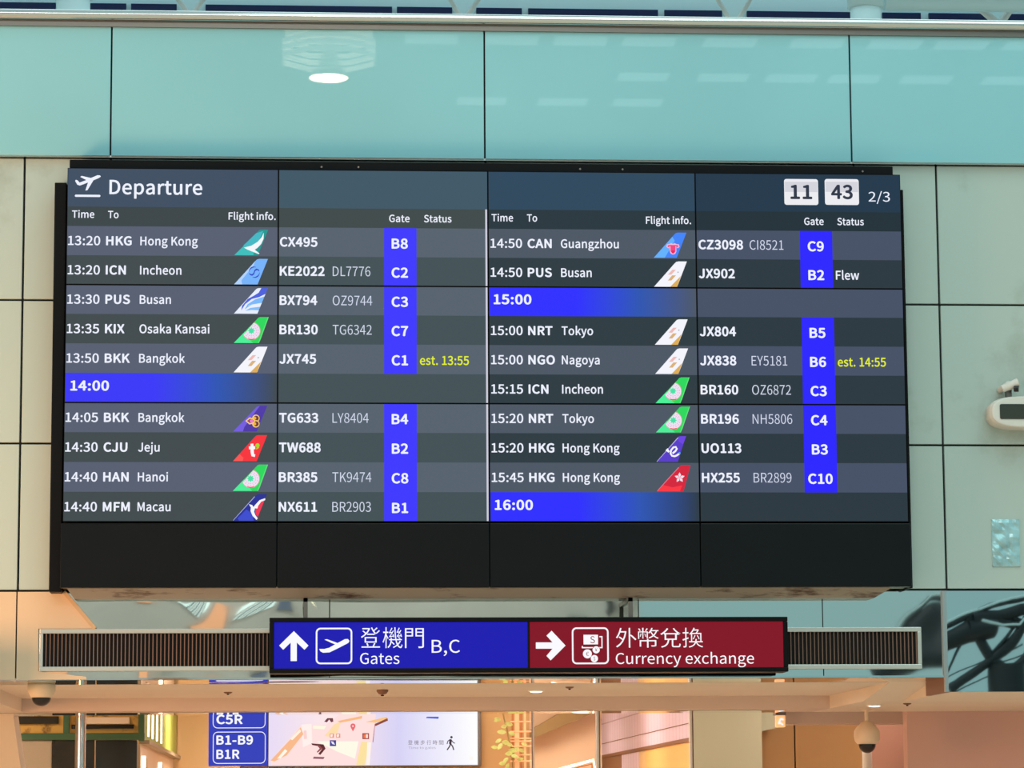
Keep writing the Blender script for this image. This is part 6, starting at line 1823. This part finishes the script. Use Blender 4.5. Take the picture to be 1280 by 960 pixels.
for pts in (((1100, 818), (1153, 790), (1180, 772), (1215, 763)), ((1216, 763), (1236, 751), (1254, 744), (1300, 734)), ((1220, 776), (1240, 785), (1262, 783), (1276, 768))):
    b = MB()
    for u_, v_ in zip(pts[:-1], pts[1:]):
        b.tube(mr_(u_[0], u_[1], 0.5), mr_(v_[0], v_[1], 0.5), 1.6 * KV, M['roofblue'], 10)
    b.build('pale_edge_tube', t)
for u_, v_ in (((1190, 862), (1300, 812)), ((1196, 848), (1300, 800)), ((1200, 874), (1300, 826))):
    b = MB()
    b.tube(mr_(u_[0], u_[1], -2), mr_(v_[0], v_[1], -2), 1.0 * KV, M['truss'], 8)
    b.build('tie_cable', t)

# invented fittings on the far wall, added to shape the mirror band's reflections
YW = -49.9


def mb_(px, py):
    q_ = at(px, py, 0.44 - YW)
    return q_.x, q_.z


def far_box(b_, px0, py0, px1, py1, m, d=0.15):
    (xa, za_), (xb, zb2) = mb_(px0, py1), mb_(px1, py0)
    b_.cbox((xa, YW - 0.05, za_), (xb, YW + d, zb2), m, 0.02)


b = MB()
far_box(b, 190, 690, 238, 850, mat('added_peach_glow', (244, 170, 132), 0.6, emit=(255, 170, 120), estr=0.45), 0.1)  # glowing sheet added for a peach patch in the mirror band
o = b.build('added_peach_patch', origin=(mb_(205, 792)[0], YW, mb_(205, 792)[1]))
tag(o, 'added glowing peach patch at the far end of the hall, mirrored above the left grille', 'mirror patch')
t = thing('added_bright_patch', 'added glowing pale patch with slanting bars at the far end of the hall, mirrored left', 'glazed screen', (mb_(285, 800)[0], YW, mb_(285, 800)[1]))
b = MB()
far_box(b, 256, 700, 326, 800, mat('added_pale_glow', (230, 240, 240), 0.2, emit=(225, 245, 245), estr=0.9), 0.05)  # invented sheet, its glow gives the band a pale patch
b.build('bright_sheet', t)
for i in range(6):
    b = MB()
    (xa, za_), (xb, zb2) = mb_(252 + i * 11, 802), mb_(276 + i * 11, 700)
    b.tube((xa, YW + 0.12, za_), (xb, YW + 0.12, zb2), 0.05, M['truss'] if i % 2 else M['hallwall'], 8)
    b.build('slanting_bar', t)
b = MB()
far_box(b, 340, 740, 376, 830, mat('added_slate', (110, 116, 140), 0.5))  # added to give the mirror band a blue-grey area
o = b.build('added_slate_patch', origin=(mb_(318, 800)[0], YW, mb_(318, 800)[1]))
tag(o, 'added slate blue patch at the far end of the hall beside the glowing pale patch', 'wall panel')
t = thing('added_warm_strip', 'short warm glowing strip added high on the far hall wall', 'glowing strip', (mb_(470, 755)[0], YW, mb_(470, 755)[1]))
b = MB()
far_box(b, 462, 752, 486, 755, mat('added_warm_glow', (255, 250, 230), 0.4, emit=(255, 240, 205), estr=2.5), 0.2)  # invented glowing strip for a warm glint in the band
b.build('lens', t)
b = MB()
far_box(b, 460, 749, 488, 752, M['steel_dark'], 0.2)
b.build('body', t)
b = MB()
for (u_, v_) in (((604, 758), (652, 768)), ((632, 748), (668, 756)), ((720, 748), (764, 762))):
    (xa, za_), (xb, zb2) = mb_(*u_), mb_(*v_)
    b.tube((xa, YW + 0.15, za_), (xb, YW + 0.15, zb2), 0.09, M['truss'], 10)  # bar added for a dark streak in the mirror band
    o = b.build('added_dark_bar', origin=(xa, YW, za_))
    tag(o, {604: 'long dark slanting bar added on the far hall wall', 632: 'short dark bar added above the long one on the far hall wall', 720: 'dark bar added at the open end of the far hall wall'}[u_[0]], 'brace')
    b = MB()
